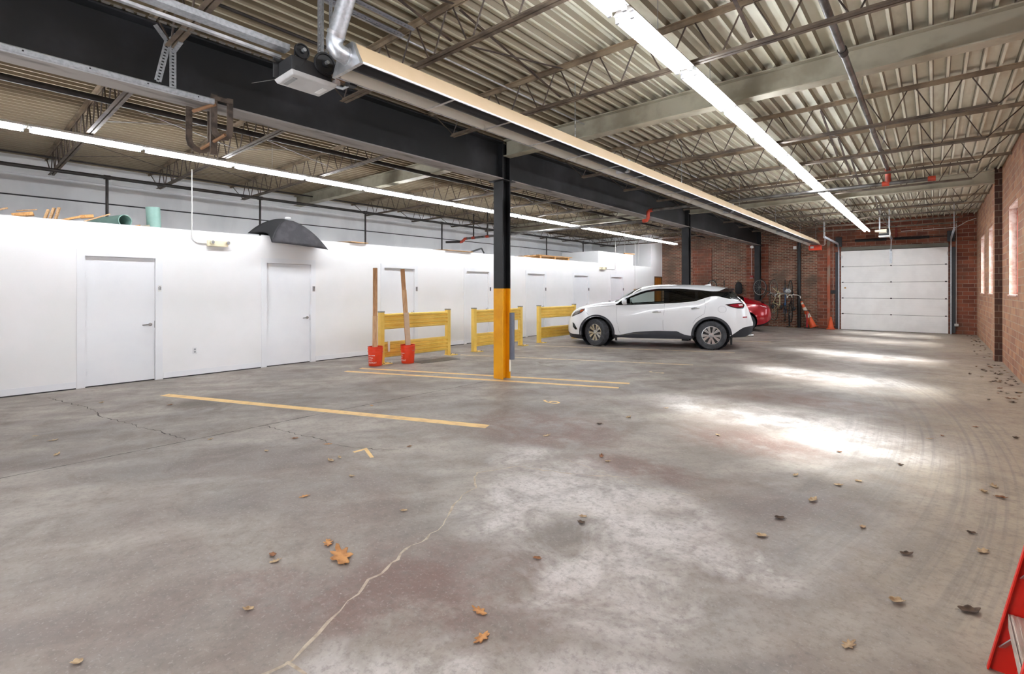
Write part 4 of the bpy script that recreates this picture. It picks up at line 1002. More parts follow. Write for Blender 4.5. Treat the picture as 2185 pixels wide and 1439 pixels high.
def arch_trim(sh, hx, r0, r1, m, parent, a0=-12, a1=192, zc=.37):
    for s in (1, -1):
        rows = []
        for k in range(41):
            a = R(a0+(a1-a0)*k/40); ca, sa = math.cos(a), math.sin(a); xo, zo = hx+r1*ca, zc+r1*sa; zz = max(zo, .27); yo = sh.y_at(xo, zz)
            ym = max(yo, sh.y_at(hx+(r1+.02)*ca, max(.27, zc+(r1+.02)*sa)))
            rows.append([(xo, s*(ym-.02), zo), (xo, s*(ym+.012), zo), (hx+(r0+.012)*ca, s*(ym+.018), zc+(r0+.012)*sa), (hx+r0*ca, s*(ym+.008), zc+r0*sa), (hx+r0*ca, s*(ym-.12), zc+r0*sa)])
        b = MB(); b.grid(rows); b.build('arch_trim', m, parent, smooth=40, world=False)
        b = MB(); b.cyl((hx, s*.48, zc), (hx, s*.84, zc), r0+.03, n=40, caps=False); b.lathe([(0, 0), (r0+.03, 0)], Matrix.Translation((hx, s*.48, zc)) @ Matrix.Rotation(R(90), 4, 'X'), 40)
        for v in b.bm.verts: v.co.z = max(v.co.z, .2)
        b.build('wheel_well', mat('wheel_well_black', '#0d0d0e', .9), parent, world=False)

M_paint = mat('pearl_white_paint', '#e9eaec', .22, 0, .6, col2='#e4e6e9', ns=1)
M_gloss = mat('gloss_black_trim', '#0c0d10', .12, 0, .5)
M_clad = mat('charcoal_cladding', '#34363c', .55)
M_tyre = mat('tyre_rubber', '#37383b', .8, col2='#45474b', ns=12)
M_rim = mat('machined_alloy', '#c4c6c8', .25, .85)
M_chrome = mat('chrome', '#d7d9db', .12, 1.)
M_clear = glass('car_glass_clear', (.72, .80, .77), .12)
M_priv = glass('car_glass_privacy', (.02, .022, .025), .25)
M_lampg = glass('lamp_lens_clear', (.9, .9, .9), .4)
M_redl = mat('red_lens', '#8c1527', .12, 0, .6); M_amber = mat('amber_lens', '#b8501c', .15, 0, .5)
M_inter = mat('dark_interior', '#1a1b1d', .8)

def white_suv():
    t = thing('car', 'white SUV parked nose-in to the yellow guard rail, front wheels turned', 'car', (-6.07, 13.22, 0), R(180+23.3))
    T = dict(
        zb=[(2.36, .33), (2.27, .19), (1.9, .17), (1.0, .25), (.5, .24), (-.7, .25), (-1.0, .3), (-1.95, .32), (-2.28, .34), (-2.49, .46)],
        zc=[(2.36, .36), (2.2, .30), (1.9, .30), (1.0, .32), (.8, .33), (.46, .41), (-.29, .46), (-.61, .46), (-.82, .36), (-1.01, .35), (-1.93, .37), (-2.0, .42), (-2.29, .60), (-2.49, .63)],
        wm=[(2.36, .46), (2.3, .60), (2.2, .72), (2.0, .85), (1.7, .93), (1.4, .955), (.5, .945), (0, .94), (-.9, .95), (-1.4, .965), (-1.9, .945), (-2.2, .87), (-2.4, .76), (-2.49, .66)],
        zbelt=[(2.36, .62), (2.3, .74), (2.2, .86), (2.1, .93), (1.8, 1.04), (1.4, 1.10), (.97, 1.13), (.63, 1.14), (-.26, 1.185), (-.74, 1.215), (-1.09, 1.26), (-1.27, 1.32), (-1.48, 1.38), (-1.62, 1.385), (-1.79, 1.345), (-2.14, 1.26), (-2.28, 1.18), (-2.38, 1.05), (-2.46, .80), (-2.49, .74)],
        wb=[(2.36, .42), (2.3, .53), (2.2, .62), (2.0, .74), (1.8, .79), (1.4, .85), (.97, .875), (0, .885), (-1.1, .885), (-1.5, .87), (-1.8, .85), (-2.14, .79), (-2.3, .73), (-2.46, .66), (-2.49, .6)],
        zw=[(2.36, .63), (2.3, .755), (2.2, .88), (2.0, 1.0), (1.8, 1.055), (1.4, 1.12), (1.05, 1.15), (.97, 1.155), (.82, 1.25), (.5, 1.41), (.16, 1.535), (-.2, 1.585), (-.62, 1.585), (-1.15, 1.55), (-1.55, 1.515), (-1.75, 1.53), (-1.88, 1.56), (-2.0, 1.50), (-2.08, 1.42), (-2.2, 1.27), (-2.28, 1.19), (-2.38, 1.06), (-2.46, .81), (-2.49, .75)],
        yw=[(2.36, .38), (2.3, .48), (2.2, .57), (2.0, .69), (1.8, .74), (1.4, .80), (1.05, .83), (.97, .84), (.5, .77), (.16, .72), (-.2, .70), (-1.15, .69), (-1.65, .675), (-2.0, .66), (-2.2, .71), (-2.3, .70), (-2.46, .62), (-2.49, .55)],
        zt=[(2.36, .65), (2.33, .74), (2.25, .9), (2.15, 1.0), (2.0, 1.08), (1.76, 1.14), (1.4, 1.205), (1.16, 1.235), (1.0, 1.27), (.67, 1.47), (.37, 1.615), (.08, 1.675), (-.34, 1.70), (-.76, 1.70), (-1.3, 1.685), (-1.65, 1.655), (-1.86, 1.615), (-1.98, 1.56), (-2.08, 1.46), (-2.2, 1.33), (-2.3, 1.23), (-2.38, 1.07), (-2.44, .9), (-2.49, .76)])
    sh = Shell(T); marks = [.97, .70, -.30, -.42, -1.08, -1.16, -1.48, -1.62, -1.9, -2.06, -2.2, -2.28, 1.0, .30]
    st = sorted(set([round(2.36-.055*k, 3) for k in range(89)] + marks + [-2.49, 2.34]), reverse=True); st = [x for x in st if -2.49 <= x <= 2.36]
    st = [x for i, x in enumerate(st) if i == 0 or st[i-1]-x > .012 or x in marks or x == -2.49]
    IG, IT = Shell.IG, Shell.IT
    def cl(x, j, z):
        if j < 2: return 'clad'
        if j < IG: return 'paint'
        if j < IT:
            if x > .97: return 'paint'
            if x < -2.24: return 'paint'
            if x < -1.48: return 'trim'
            if j == IG or j == IT-1 or x > .70: return 'trim'
            if x > -.30: return 'front_window'
            if x > -.42: return 'trim'
            if x > -1.08: return 'rear_side_window'
            if x > -1.16: return 'trim'
            return 'quarter_window'
        if .30 < x < 1.0 and j >= IT+4: return 'windshield'
        if -2.2 < x < -1.9: return 'trim' if x > -2.02 else 'tailgate_window'
        return 'paint'
    G = zclass_build(sh, st, cl)
    # a cladding band up to the rocker line is part of the lower ring; lift it on the flank
    cut_arches(G['paint'], (1.485, -1.47), .445, .55).build('body', M_paint, t, smooth=50, world=False)
    cut_arches(G['clad'], (1.485, -1.47), .445, .55).build('lower_cladding', M_clad, t, smooth=50, world=False)
    G['trim'].build('window_trim', M_gloss, t, smooth=40, world=False)['label'] = 'gloss black pillars and window surround'
    for k, m in (('front_window', M_clear), ('rear_side_window', M_priv), ('quarter_window', M_priv), ('windshield', M_clear), ('tailgate_window', M_priv)):
        for q in ([(k, 1), (k, -1)] if k in SIDED else [k]): G[q].build(k, m, t, smooth=40, world=False)
    for hx in (1.485, -1.47): arch_trim(sh, hx, .43, .495, M_clad, t)
    for hx, sd, stx in ((1.485, 1, -R(34)), (1.485, -1, -R(34)), (-1.47, 1, 0), (-1.47, -1, 0)):
        wheel(t, hx, sd*(.83 if hx > 0 else .835), sd, .372, .235, stx, M_tyre, M_rim, 5)
    # rocker sweep of dark cladding on the doors
    for s in (1, -1):
        b = MB(); rows = []
        for k in range(33):
            x = .93-1.92*k/32; zt_ = np.interp(-x, [-.93, -.8, -.46, .29, .61, .82, 1.0], [.31, .335, .41, .455, .455, .37, .34]); y1 = sh.y_at(x, max(zt_, .34)); rows.append([(x, s*(y1-.03), zt_+.004), (x, s*(y1+.008), zt_), (x, s*(y1+.016), (zt_+.27)/2), (x, s*(y1-.02), .255), (x, s*(y1-.10), .25)])
        b.grid(rows); b.build('rocker_moulding', M_clad, t, smooth=45, world=False)
        MB().tube([(x, s*(sh.y_at(x, .42)+.012), np.interp(-x, [-.8, -.46, .29, .55], [.325, .37, .405, .40])) for x in (.8, .6, .46, .2, 0, -.3, -.55)], .006, 6).build('chrome_strip', M_chrome, t, world=False)
    # seams
    for nm, pts in (('door_seam', [(.93, 1.10), (.94, .95), (.93, .7), (.88, .45), (.84, .36)]), ('door_seam', [(-.31, 1.175), (-.30, .95), (-.27, .7), (-.28, .48)]), ('door_seam', [(-1.30, 1.30), (-1.33, 1.1), (-1.29, .93), (-1.10, .80), (-1.02, .68)]), ('bonnet_seam', [(1.80, 1.035), (1.5, 1.08), (1.2, 1.105), (1.0, 1.12)]), ('bumper_seam', [(1.86, .99), (1.76, .90), (1.70, .84)])):
        b = strip_on(sh, [p for p in pts], .0038); mirror_y(b).build(nm, mat('seam_grey', '#9a9ea4', .6), t, world=False)
    b = MB(); b.tube([(-1.73+.10*math.cos(a), sh.y_at(-1.73+.10*math.cos(a), 1.05+.085*math.sin(a))+.001, 1.05+.085*math.sin(a)) for a in [2*math.pi*k/28 for k in range(28)]], .0035, 5, closed=True); b.build('fuel_door_seam', mat('seam_pale', '#b4b7bb', .5), t, world=False)
    # lamps
    for s in (0, 1):
        def dl(poly, off, dp): b = decal(sh, poly, off, dp); return b
    hl = mirror_y(decal(sh, [(2.10, .955), (1.97, 1.0), (1.82, 1.03), (1.84, .975), (1.93, .90), (2.08, .84), (2.24, .775), (2.20, .85)], .006, .02)).build('headlamp', mat('lamp_housing', '#3a3735', .3, .3), t, smooth=40, world=False)
    mirror_y(decal(sh, [(2.10, .92), (2.0, .955), (1.97, .93), (2.05, .875), (2.16, .83)], .012, .012, 2)).build('lamp_reflector', mat('lamp_silver', '#a39c96', .2, .6), hl, smooth=40, world=False)
    mirror_y(decal(sh, [(1.97, .975), (1.87, 1.0), (1.86, .975), (1.95, .92)], .013, .012, 2)).build('amber_lens', M_amber, hl, smooth=40, world=False)
    mirror_y(decal(sh, [(2.19, .63), (2.13, .60), (2.03, .44), (2.10, .43), (2.17, .50)], .006, .02)).build('fog_lamp_bezel', M_gloss, t, smooth=40, world=False)
    tl = mirror_y(decal(sh, [(-1.80, 1.175), (-2.0, 1.20), (-2.20, 1.222), (-2.28, 1.17), (-2.24, 1.075), (-2.1, 1.075), (-1.97, 1.10), (-1.87, 1.14)], .008, .02)).build('tail_lamp', M_gloss, t, smooth=40, world=False)
    mirror_y(decal(sh, [(-1.88, 1.165), (-2.05, 1.185), (-2.2, 1.2), (-2.25, 1.165), (-2.22, 1.10), (-2.05, 1.10)], .013, .012, 2)).build('red_lens', M_redl, tl, smooth=40, world=False)
    mirror_y(decal(sh, [(-2.12, 1.175), (-2.22, 1.185), (-2.235, 1.15), (-2.14, 1.14)], .017, .010, 1)).build('clear_lens', mat('clear_lens', '#cfc4c4', .15), tl, world=False)
    mirror_y(decal(sh, [(-2.22, .865), (-2.33, .87), (-2.33, .845), (-2.22, .84)], .006, .01, 1)).build('side_reflector', M_redl, t, world=False)
    # handles
    for x0, x1, z0, z1 in ((0.0, -.22, .955, .965), (-.97, -1.18, 1.055, 1.075)):
        b = MB()
        y0, y1 = sh.y_at(x0, z0), sh.y_at(x1, z1); b.tube([(x0, y0+.004, z0), (x0-.04, y0+.032, z0+.006), (x1+.04, y1+.034, z1), (x1, y1+.004, z1)], .013, 8)
        mirror_y(b).build('door_handle', M_chrome, t, smooth=50, world=False)
        c = mirror_y(decal(sh, [(x0-.02, z0-.022), (x0-.02, z0+.025), ((x0+x1)/2, (z0+z1)/2+.035), (x1+.06, z1+.02), (x1+.06, z1-.022)], .002, .004, 2)); c.build('handle_recess', mat('recess_grey', '#9b9ea2', .4), t, smooth=40, world=False)
    # mirrors
    for s in (1, -1):
        b = MB(); b.grid([[(.79-.02*k_-.02*math.cos(a)*0, s*(1.02+.085*math.cos(a)*w_), 1.225+.075*math.sin(a)*w_) for a in [2*math.pi*q/16 for q in range(16)]] for k_, w_ in ((0, .3), (.6, .75), (2.2, 1.0), (5.5, 1.0), (6.4, .9))], closed_u=True)
        mm = b.build('door_mirror', M_paint, t, smooth=60, world=False)
        MB().lathe([(0, 0), (.085, 0)], Matrix.Translation((.664, s*1.02, 1.225)) @ Matrix.Rotation(-R(90), 4, 'Y') @ Matrix.Diagonal((.85, 1, 1, 1)), 20).build('mirror_glass', M_chrome, mm, world=False)
        MB().bar((.76, s*.88, 1.15), (.72, s*1.0, 1.17), .05, .03).build('mirror_arm', M_gloss, mm, world=False)
    # spoiler, fin, wipers, tailpipe
    b = MB(); rows = []
    for k in range(13):
        y = -.63+1.26*k/12; c = abs(y)/.63; rows.append([(-1.72+.0*c, y, 1.645-.075*c), (-1.90, y, 1.628-.055*c), (-2.05+.03*c*c, y, 1.592-.03*c), (-2.03+.03*c*c, y, 1.565-.03*c), (-1.92, y, 1.56-.05*c)])
    b.grid(rows); b.build('rear_spoiler', M_gloss, t, smooth=40, world=False)
    b = MB()
    for s in (1, -1): b.prism([(-1.50, 1.395), (-1.66, 1.51), (-1.84, 1.60), (-2.05, 1.578), (-1.98, 1.515), (-1.76, 1.44)], lambda u, v, w: (u, w, v), s*.655, s*.725)
    b.build('spoiler_winglet', M_gloss, t, world=False)
    MB().hexa([(-1.34, -.02, 1.675), (-1.34, .02, 1.675), (-1.54, .03, 1.66), (-1.54, -.03, 1.66), (-1.40, -.006, 1.69), (-1.40, .006, 1.69), (-1.53, .02, 1.73), (-1.53, -.02, 1.73)]).build('antenna_fin', M_paint, t, world=False)
    MB().cyl((-2.30, .62, .36), (-2.50, .62, .375), .035, n=16).build('tailpipe', M_chrome, t, smooth=40, world=False)
    MB().box((1.17, .5, 1.235), (.06, .05, .02)).build('washer_nozzle', M_blackp, t, world=False)
    for s in (1, -1): MB().hexa([(-1.93, s*.80, .14), (-1.97, s*.80, .14), (-1.97, s*.90, .14), (-1.93, s*.90, .14), (-1.93, s*.80, .34), (-1.97, s*.80, .34), (-1.97, s*.92, .34), (-1.93, s*.92, .34)]).build('mud_flap', M_blackp, t, world=False)
    for s in (1, -1): MB().hexa([(.93, s*.78, .17), (.98, s*.78, .17), (.98, s*.9, .17), (.93, s*.9, .17), (.96, s*.78, .33), (1.0, s*.78, .33), (1.0, s*.92, .33), (.96, s*.92, .33)]).build('mud_flap', M_blackp, t, world=False)
    # inside
    b = MB(); b.bx(-2.0, 1.1, -.80, .80, .30, .42); b.bx(.75, 1.25, -.80, .80, .42, 1.10); b.bx(-2.15, -1.55, -.78, .78, .42, 1.05); b.build('cabin_floor', M_inter, t, bevel=.03, world=False)
    for y in (.38, -.38):
        b = MB(); b.bx(-.25, .30, y-.25, y+.25, .42, .66); b.hexa([(-.32, y-.24, .62), (-.18, y-.24, .62), (-.18, y+.24, .62), (-.32, y+.24, .62), (-.50, y-.22, 1.20), (-.40, y-.22, 1.20), (-.40, y+.22, 1.20), (-.50, y+.22, 1.20)]); b.bx(-.52, -.42, y-.12, y+.12, 1.22, 1.40)
        b.build('front_seat', M_inter, t, bevel=.04, world=False)
    b = MB(); b.bx(-1.30, -.85, -.68, .68, .42, .68); b.bx(-1.50, -1.30, -.66, .66, .62, 1.28); b.build('rear_seat', M_inter, t, bevel=.04, world=False)
    Ms = Matrix.Translation((.50, .38, 1.05)) @ Matrix.Rotation(-R(62), 4, 'Y')
    b = MB(); b.tube([Ms @ Vector((.18*math.cos(a), .18*math.sin(a), 0)) for a in [2*math.pi*k/24 for k in range(24)]], .016, 8, closed=True); b.bar(Ms @ Vector((-.17, 0, 0)), Ms @ Vector((.17, 0, 0)), .05, .02); b.bar(Ms @ Vector((0, 0, 0)), (.85, .38, .9), .06); b.build('steering_wheel', M_inter, t, smooth=40, world=False)
    MB().box((.47, 0, 1.46), (.03, .22, .06)).build('rear_view_mirror', M_inter, t, world=False, bevel=.01)
    return t
suv = white_suv()

M_red = mat('metallic_red_paint', '#a80d1e', .2, .2, .6, col2='#9c0a1a', ns=1)
def red_car():
    t = thing('car', 'glossy red hatchback parked beyond the white SUV near the bicycles', 'car', (-6.98, 19.77, 0), R(180+23.3))
    T = dict(
        zb=[(2.30, .30), (2.2, .20), (1.8, .17), (0, .17), (-1.9, .19), (-2.2, .30), (-2.34, .42)],
        zc=[(2.30, .33), (2.2, .26), (1.8, .24), (0, .24), (-1.9, .26), (-2.2, .36), (-2.34, .46)],
        wm=[(2.30, .50), (2.2, .68), (2.0, .80), (1.5, .91), (0, .90), (-1.4, .925), (-1.8, .90), (-2.1, .82), (-2.25, .70), (-2.34, .58)],
        zbelt=[(2.30, .55), (2.2, .66), (2.0, .75), (1.5, .86), (.9, .92), (0, .96), (-.9, 1.0), (-1.4, 1.02), (-1.8, 1.0), (-2.1, .95), (-2.28, .88), (-2.34, .80)],
        wb=[(2.30, .46), (2.2, .60), (2.0, .70), (1.5, .80), (.9, .84), (0, .85), (-1.4, .84), (-1.8, .80), (-2.1, .72), (-2.28, .62), (-2.34, .52)],
        zw=[(2.30, .56), (2.2, .67), (2.0, .77), (1.5, .88), (1.0, .945), (.6, 1.12), (.2, 1.28), (-.3, 1.34), (-.9, 1.25), (-1.3, 1.12), (-1.55, 1.03), (-1.8, 1.015), (-2.1, .965), (-2.28, .89), (-2.34, .81)],
        yw=[(2.30, .42), (2.2, .55), (2.0, .65), (1.5, .75), (1.0, .78), (.6, .70), (.2, .62), (-.3, .60), (-.9, .62), (-1.3, .70), (-1.55, .78), (-1.8, .76), (-2.1, .68), (-2.28, .58), (-2.34, .48)],
        zt=[(2.30, .57), (2.2, .70), (2.0, .80), (1.5, .94), (1.1, 1.0), (.7, 1.2), (.2, 1.40), (-.3, 1.45), (-.9, 1.43), (-1.3, 1.35), (-1.6, 1.26), (-1.9, 1.16), (-2.13, 1.08), (-2.24, .98), (-2.34, .83)])
    sh = Shell(T); marks = [1.0, .2, -.35, -.43, -1.2, -1.5]
    st = sorted(set([round(2.30-.06*k, 3) for k in range(78)] + marks + [-2.34]), reverse=True); st = [x for x in st if x >= -2.34]
    IG, IT = Shell.IG, Shell.IT
    def cl(x, j, z):
        if j < 2: return 'clad'
        if j < IG: return 'paint'
        if j < IT:
            if x > 1.0 or x < -1.5: return 'paint'
            return 'trim' if (j == IG or j == IT-1 or -.43 < x < -.35 or x < -1.2) else 'side_window'
        if j >= IT+4 and (.2 < x < 1.0): return 'windshield'
        if j >= IT+4 and (-1.45 < x < -.5): return 'rear_window'
        return 'paint'
    G = zclass_build(sh, st, cl)
    cut_arches(G['paint'], (1.44, -1.44), .39, .5).build('body', M_red, t, smooth=45, world=False)
    cut_arches(G['clad'], (1.44, -1.44), .39, .5).build('lower_valance', M_blackp, t, world=False)
    G['trim'].build('window_trim', M_gloss, t, world=False)
    for k in (('side_window', 1), ('side_window', -1), 'windshield', 'rear_window'): G[k].build(k if isinstance(k, str) else k[0], M_priv, t, smooth=40, world=False)
    for hx in (1.44, -1.44):
        for s in (1, -1):
            wheel(t, hx, s*.79, s, .335, .22, 0, M_tyre, mat('dark_alloy', '#4b4d52', .4, .6), 7)
            b = MB(); b.cyl((hx, s*.46, .35), (hx, s*.84, .35), .40, n=36, caps=False); b.lathe([(0, 0), (.40, 0)], Matrix.Translation((hx, s*.46, .35)) @ Matrix.Rotation(R(90), 4, 'X'), 36)
            for v in b.bm.verts: v.co.z = max(v.co.z, .17)
            b.build('wheel_well', mat('wheel_well_black', '#0d0d0e', .9), t, world=False)
    mirror_y(decal(sh, [(-1.86, .985), (-2.05, .975), (-2.24, .93), (-2.28, .86), (-2.18, .80), (-2.08, .90)], .006, .02)).build('tail_lamp', M_redl, t, smooth=40, world=False)
    mirror_y(strip_on(sh, [(-1.86, .99), (-2.02, .93), (-2.1, .82), (-2.14, .7)], .004)).build('hatch_seam', M_blackp, t, world=False)
    b = MB(); b.grid([[(-2.02+.02*math.cos(k), -.62+1.24*k/10, 1.085) for k in range(11)], [(-2.17, -.58+1.16*k/10, 1.085) for k in range(11)], [(-2.16, -.58+1.16*k/10, 1.065) for k in range(11)]]); b.build('boot_lip', M_blackp, t, world=False)
    b = MB(); b.bx(-1.8, 1.0, -.75, .75, .25, .40); b.bx(-.5, -.3, -.65, .65, .4, 1.1); b.build('cabin', M_inter, t, world=False)
    return t
red_car()

# ================================================================== bicycles and gear on the far wall
M_rub = mat('bike_tyre', '#1f1e1d', .8); M_spoke = mat('spoke_steel', '#a9aba9', .3, .8)
def bicycle(label, x, y, yaw, colr, tyre=M_rub, rimm=M_spoke, bar_m=None, hang=True, top=1.97, drop=False, tip=0.):
    """a bicycle hung by its front wheel: local u runs rear-to-front, turned upright on the wall"""
    mf = mat('bike_paint_'+colr.strip('#'), colr, .35, .1, .3)
    t = thing('bicycle', label, 'bicycle', (x, y, 0), group='bicycles hung on the far wall')
    RW = .335; c, s = math.cos(yaw), math.sin(yaw)
    def W(u, w, v):      # u along the bike (front up), w = height of the bike (points away from the wall side), v = sideways
        z = top-RW-(1.04-u); a = w-.2
        return Vector((x + a*c - v*s + tip*(1.04-u), y + a*s + v*c, z))
    F = Vector((1.04, 0)); Re = Vector((0, 0))
    for nm, hub in (('wheel', F), ('wheel', Re)):
        ring = [(RW*math.cos(a), RW*math.sin(a)) for a in [2*math.pi*k/32 for k in range(32)]]
        wt = MB().tube([W(hub.x+p, hub.y+q, 0) for p, q in ring], .017, 8, closed=True).build(nm, tyre, t, smooth=60)
        MB().tube([W(hub.x+p*.93, hub.y+q*.93, 0) for p, q in ring], .010, 6, closed=True).build('rim', rimm, wt, smooth=60)
        b = MB()
        for k in range(16):
            a = 2*math.pi*k/16; b.tube([W(hub.x+.02*math.cos(a+.8), hub.y+.02*math.sin(a+.8), .03*(-1)**k), W(hub.x+RW*.92*math.cos(a), hub.y+RW*.92*math.sin(a), 0)], .0018, 4)
        b.cyl(W(hub.x, hub.y, -.05), W(hub.x, hub.y, .05), .02, n=8); b.build('spokes', M_spoke, wt)
    st, hd, bb, hb = (.30, .50), (.83, .52), (.42, -.03), (.87, .38)
    b = MB()
    for p, q in ((st, hd), (bb, hb), (bb, st), (hd, hb)): b.tube([W(p[0], p[1], 0), W(q[0], q[1], 0)], .017, 8)
    for v in (-.05, .05): b.tube([W(0, 0, v), W(bb[0], bb[1], v*.5)], .010, 6); b.tube([W(0, 0, v), W(st[0], st[1], v*.3)], .008, 6)
    b.build('frame', mf, t, smooth=50)
    b = MB()
    for v in (-.05, .05): b.tube([W(1.04, 0, v), W(.90, .32, v), W(hb[0], hb[1], 0)], .011, 6)
    b.build('fork', mf, t, smooth=50)
    b = MB(); b.tube([W(st[0], st[1], 0), W(.265, .62, 0)], .013, 6); b.sphere(W(.25, .64, 0), .1, 12, (.6, .6, .9)); b.build('saddle', M_blackp, t, smooth=60)
    b = MB(); b.tube([W(hd[0], hd[1], 0), W(.80, .60, 0)], .013, 6); b.tube([W(.74, .61, -.23), W(.79, .62, -.13), W(.80, .60, 0), W(.79, .62, .13), W(.74, .61, .23)], .012, 8); h = b.build('handlebar', bar_m or M_alum, t, smooth=50)
    b = MB()
    for v in (-1, 1): b.tube([W(.745, .61, v*.225), W(.66, .60, v*.24)], .018, 8)
    b.build('grip', M_blackp if bar_m is None else bar_m, h, smooth=50)
    b = MB(); M0 = W(bb[0], bb[1], .05); ax = (W(bb[0], bb[1], .06)-W(bb[0], bb[1], .05)).normalized(); b.cyl(M0, M0+ax*.006, .09, n=20)
    b.bar(W(bb[0], bb[1], .06), W(bb[0]+.12, bb[1]-.12, .06), .018); b.bar(W(bb[0], bb[1], -.06), W(bb[0]-.12, bb[1]+.12, -.06), .018)
    b.box(W(bb[0]+.12, bb[1]-.12, .10), (.08, .06, .03)); b.box(W(bb[0]-.12, bb[1]+.12, -.10), (.08, .06, .03)); b.build('crankset', M_blackp, t)
    MB().tube([W(1.04+RW-.02, 0, 0)+Vector((0, 0, .0)), W(1.04+RW-.01, -.0, 0)+Vector((0, .10, .04)), Vector((W(1.04+RW, 0, 0).x, 23.095, top+.02))], .007, 6).build('wall_hook', M_blackp, t, smooth=50)
    return t
bicycle('black-wheeled bicycle hung on the brick wall behind the white car roof fin', -7.42, 22.55, R(-35), '#2a2a2c', top=1.98)
bicycle('narrow-looking dark bicycle hung between the roof fin bicycle and the black bag', -7.08, 22.72, R(-72), '#333436', top=1.96)
bicycle('dark bicycle with pale front wheel hung beside the last steel column', -5.40, 22.45, R(-28), '#23302a', rimm=mat('pale_rim', '#c9c9c4', .3, .5), top=1.99)
bicycle('cream framed bicycle hung upright next to the blue one', -4.98, 22.66, R(-52), '#d8cfa2', tyre=mat('tan_tyre', '#4a433a', .8), rimm=mat('cream_rim', '#cfc7b4', .35, .3), top=1.98, bar_m=M_alum)
bicycle('blue bicycle hung on the brick wall between the cream and black ones', -4.66, 22.74, R(-78), '#2f6fa8', top=1.96, bar_m=mat('cream_bar', '#ddd6be', .5))
bicycle('black bicycle with white grips hung at the black downpipe', -4.40, 22.62, R(-68), '#1d1d20', top=1.93, bar_m=mat('white_grip', '#e4e2dc', .5))
t = thing('hanging_bag', 'black bag hanging on the brick wall between the hung bicycles', 'bag', (-6.54, 22.98, 1.35))
b = MB(); b.lathe([(0, 0), (.10, .01), (.15, .10), (.155, .3), (.12, .48), (.06, .55), (0, .56)], Matrix.Translation((-6.54, 22.97, 1.35)) @ Matrix.Diagonal((1, .62, 1, 1)), 18); b.build('bag_body', mat('black_nylon', '#18181a', .7), t, smooth=50)
MB().tube([(-6.58, 22.97, 1.88), (-6.56, 23.02, 1.97), (-6.52, 22.97, 1.88)], .010, 6).build('strap', M_blackp, t)
t = thing('helmet', 'pale grey helmet hanging from the black bicycle by the downpipe', 'helmet', (-4.46, 22.25, 1.42))
b = MB(); b.sphere((-4.46, 22.25, 1.50), .12, 14, (.95, 1.1, .8)); b.build('shell', mat('helmet_grey', '#b9bcbd', .45, col2='#7d8083', ns=22), t, smooth=60)
MB().tube([(-4.5, 22.25, 1.59), (-4.5, 22.3, 1.68), (-4.45, 22.33, 1.6)], .006, 5).build('strap', M_blackp, t)
pipe('downpipe', [(-4.20, 23.02, 0.0), (-4.20, 23.02, 3.50)], .068, M_blackp, 'thick black downpipe standing against the far brick wall')
def pump(x, y, m, label):
    t = thing('bicycle_pump', label, 'pump', (x, y, 0), group='floor pumps by the far wall')
    MB().cyl((x, y, .04), (x, y, .62), .028, n=14).build('barrel', m, t, smooth=40); MB().bx(x-.10, x+.10, y-.04, y+.04, 0, .04).build('foot', M_blackp, t, bevel=.006)
    b = MB(); b.cyl((x, y, .62), (x, y, .70), .010, n=8); b.cyl((x-.13, y, .71), (x+.13, y, .71), .016, n=10); b.build('handle', M_blackp, t, smooth=40)
    MB().tube([(x+.03, y, .05), (x+.10, y-.02, .25), (x+.09, y, .5), (x+.04, y, .62)], .006, 6).build('hose', M_blackp, t, smooth=50)
pump(-4.53, 22.86, M_blackp, 'black floor pump standing beside the downpipe')
pump(-3.86, 22.66, mat('pump_red', '#b3202a', .35), 'red floor pump with black handle standing before the leaning traffic cone')
MB().bx(-4.50, -4.24, 22.5, 22.72, 0, .035).build('floor_mat', mat('tan_mat', '#7b6b52', .8), label='small brown mat at the foot of the downpipe', cat='mat')
M_cone = mat('cone_orange', '#e05a24', .5, col2='#cc4d1d', ns=5); M_band = mat('cone_band', '#d8cfc0', .5)
def cone(label, loc, h, r, M, bands, base=True):
    t = thing('traffic_cone', label, 'traffic cone', loc, group='traffic cones by the far door'); T = Matrix.Translation(loc) @ M
    MB().lathe([(0, .03), (r, .03), (r*.28, h), (r*.2, h+.01), (0, h+.01)], T, 28).build('cone_body', M_cone, t, smooth=40)
    for a, c in bands: MB().lathe([(r+(r*.28-r)*(a-.03)/(h-.03)+.003, a), (r+(r*.28-r)*(c-.03)/(h-.03)+.003, c)], T, 28).build('reflective_band', M_band, t, smooth=40)
    b = MB(); w = r*1.25; b.box((0, 0, .016), (2*w, 2*w, .03)); b.bm.transform(T); b.build('base', M_cone if base else M_blackp, t, bevel=.008)
cone('tall banded traffic cone leaning against the brick wall beside the downpipe', (-3.66, 22.82, .04), 1.12, .13, Matrix.Rotation(R(-23), 4, 'Y') @ Matrix.Rotation(R(-3), 4, 'X'), ((.42, .58), (.72, .86), (1.0, 1.08)))
cone('short plain orange traffic cone standing by the far door track', (-3.07, 22.82, 0), .48, .11, Matrix.Identity(4), ())
t = thing('alarm_box', 'small red alarm box under a white conduit on the far wall', 'alarm', (-6.02, 23.05, 2.06))
MB().bx(-6.09, -5.95, 23.005, 23.055, 2.05, 2.18).build('back_box', mat('alarm_red', '#9c2b28', .45), t, bevel=.006); MB().bx(-6.07, -5.97, 22.99, 23.004, 2.06, 2.085).build('white_label', M_house, t)
pipe('conduit', [(-6.02, 23.04, 2.18), (-6.02, 23.04, 3.42)], .012, M_conduit, 'white conduit running up from the red alarm box', 'conduit', 'conduits on the far wall')
t = thing('warning_lamp', 'white dome lamp at the far end of the black girder', 'lamp', (-5.88, 22.7, 3.38))
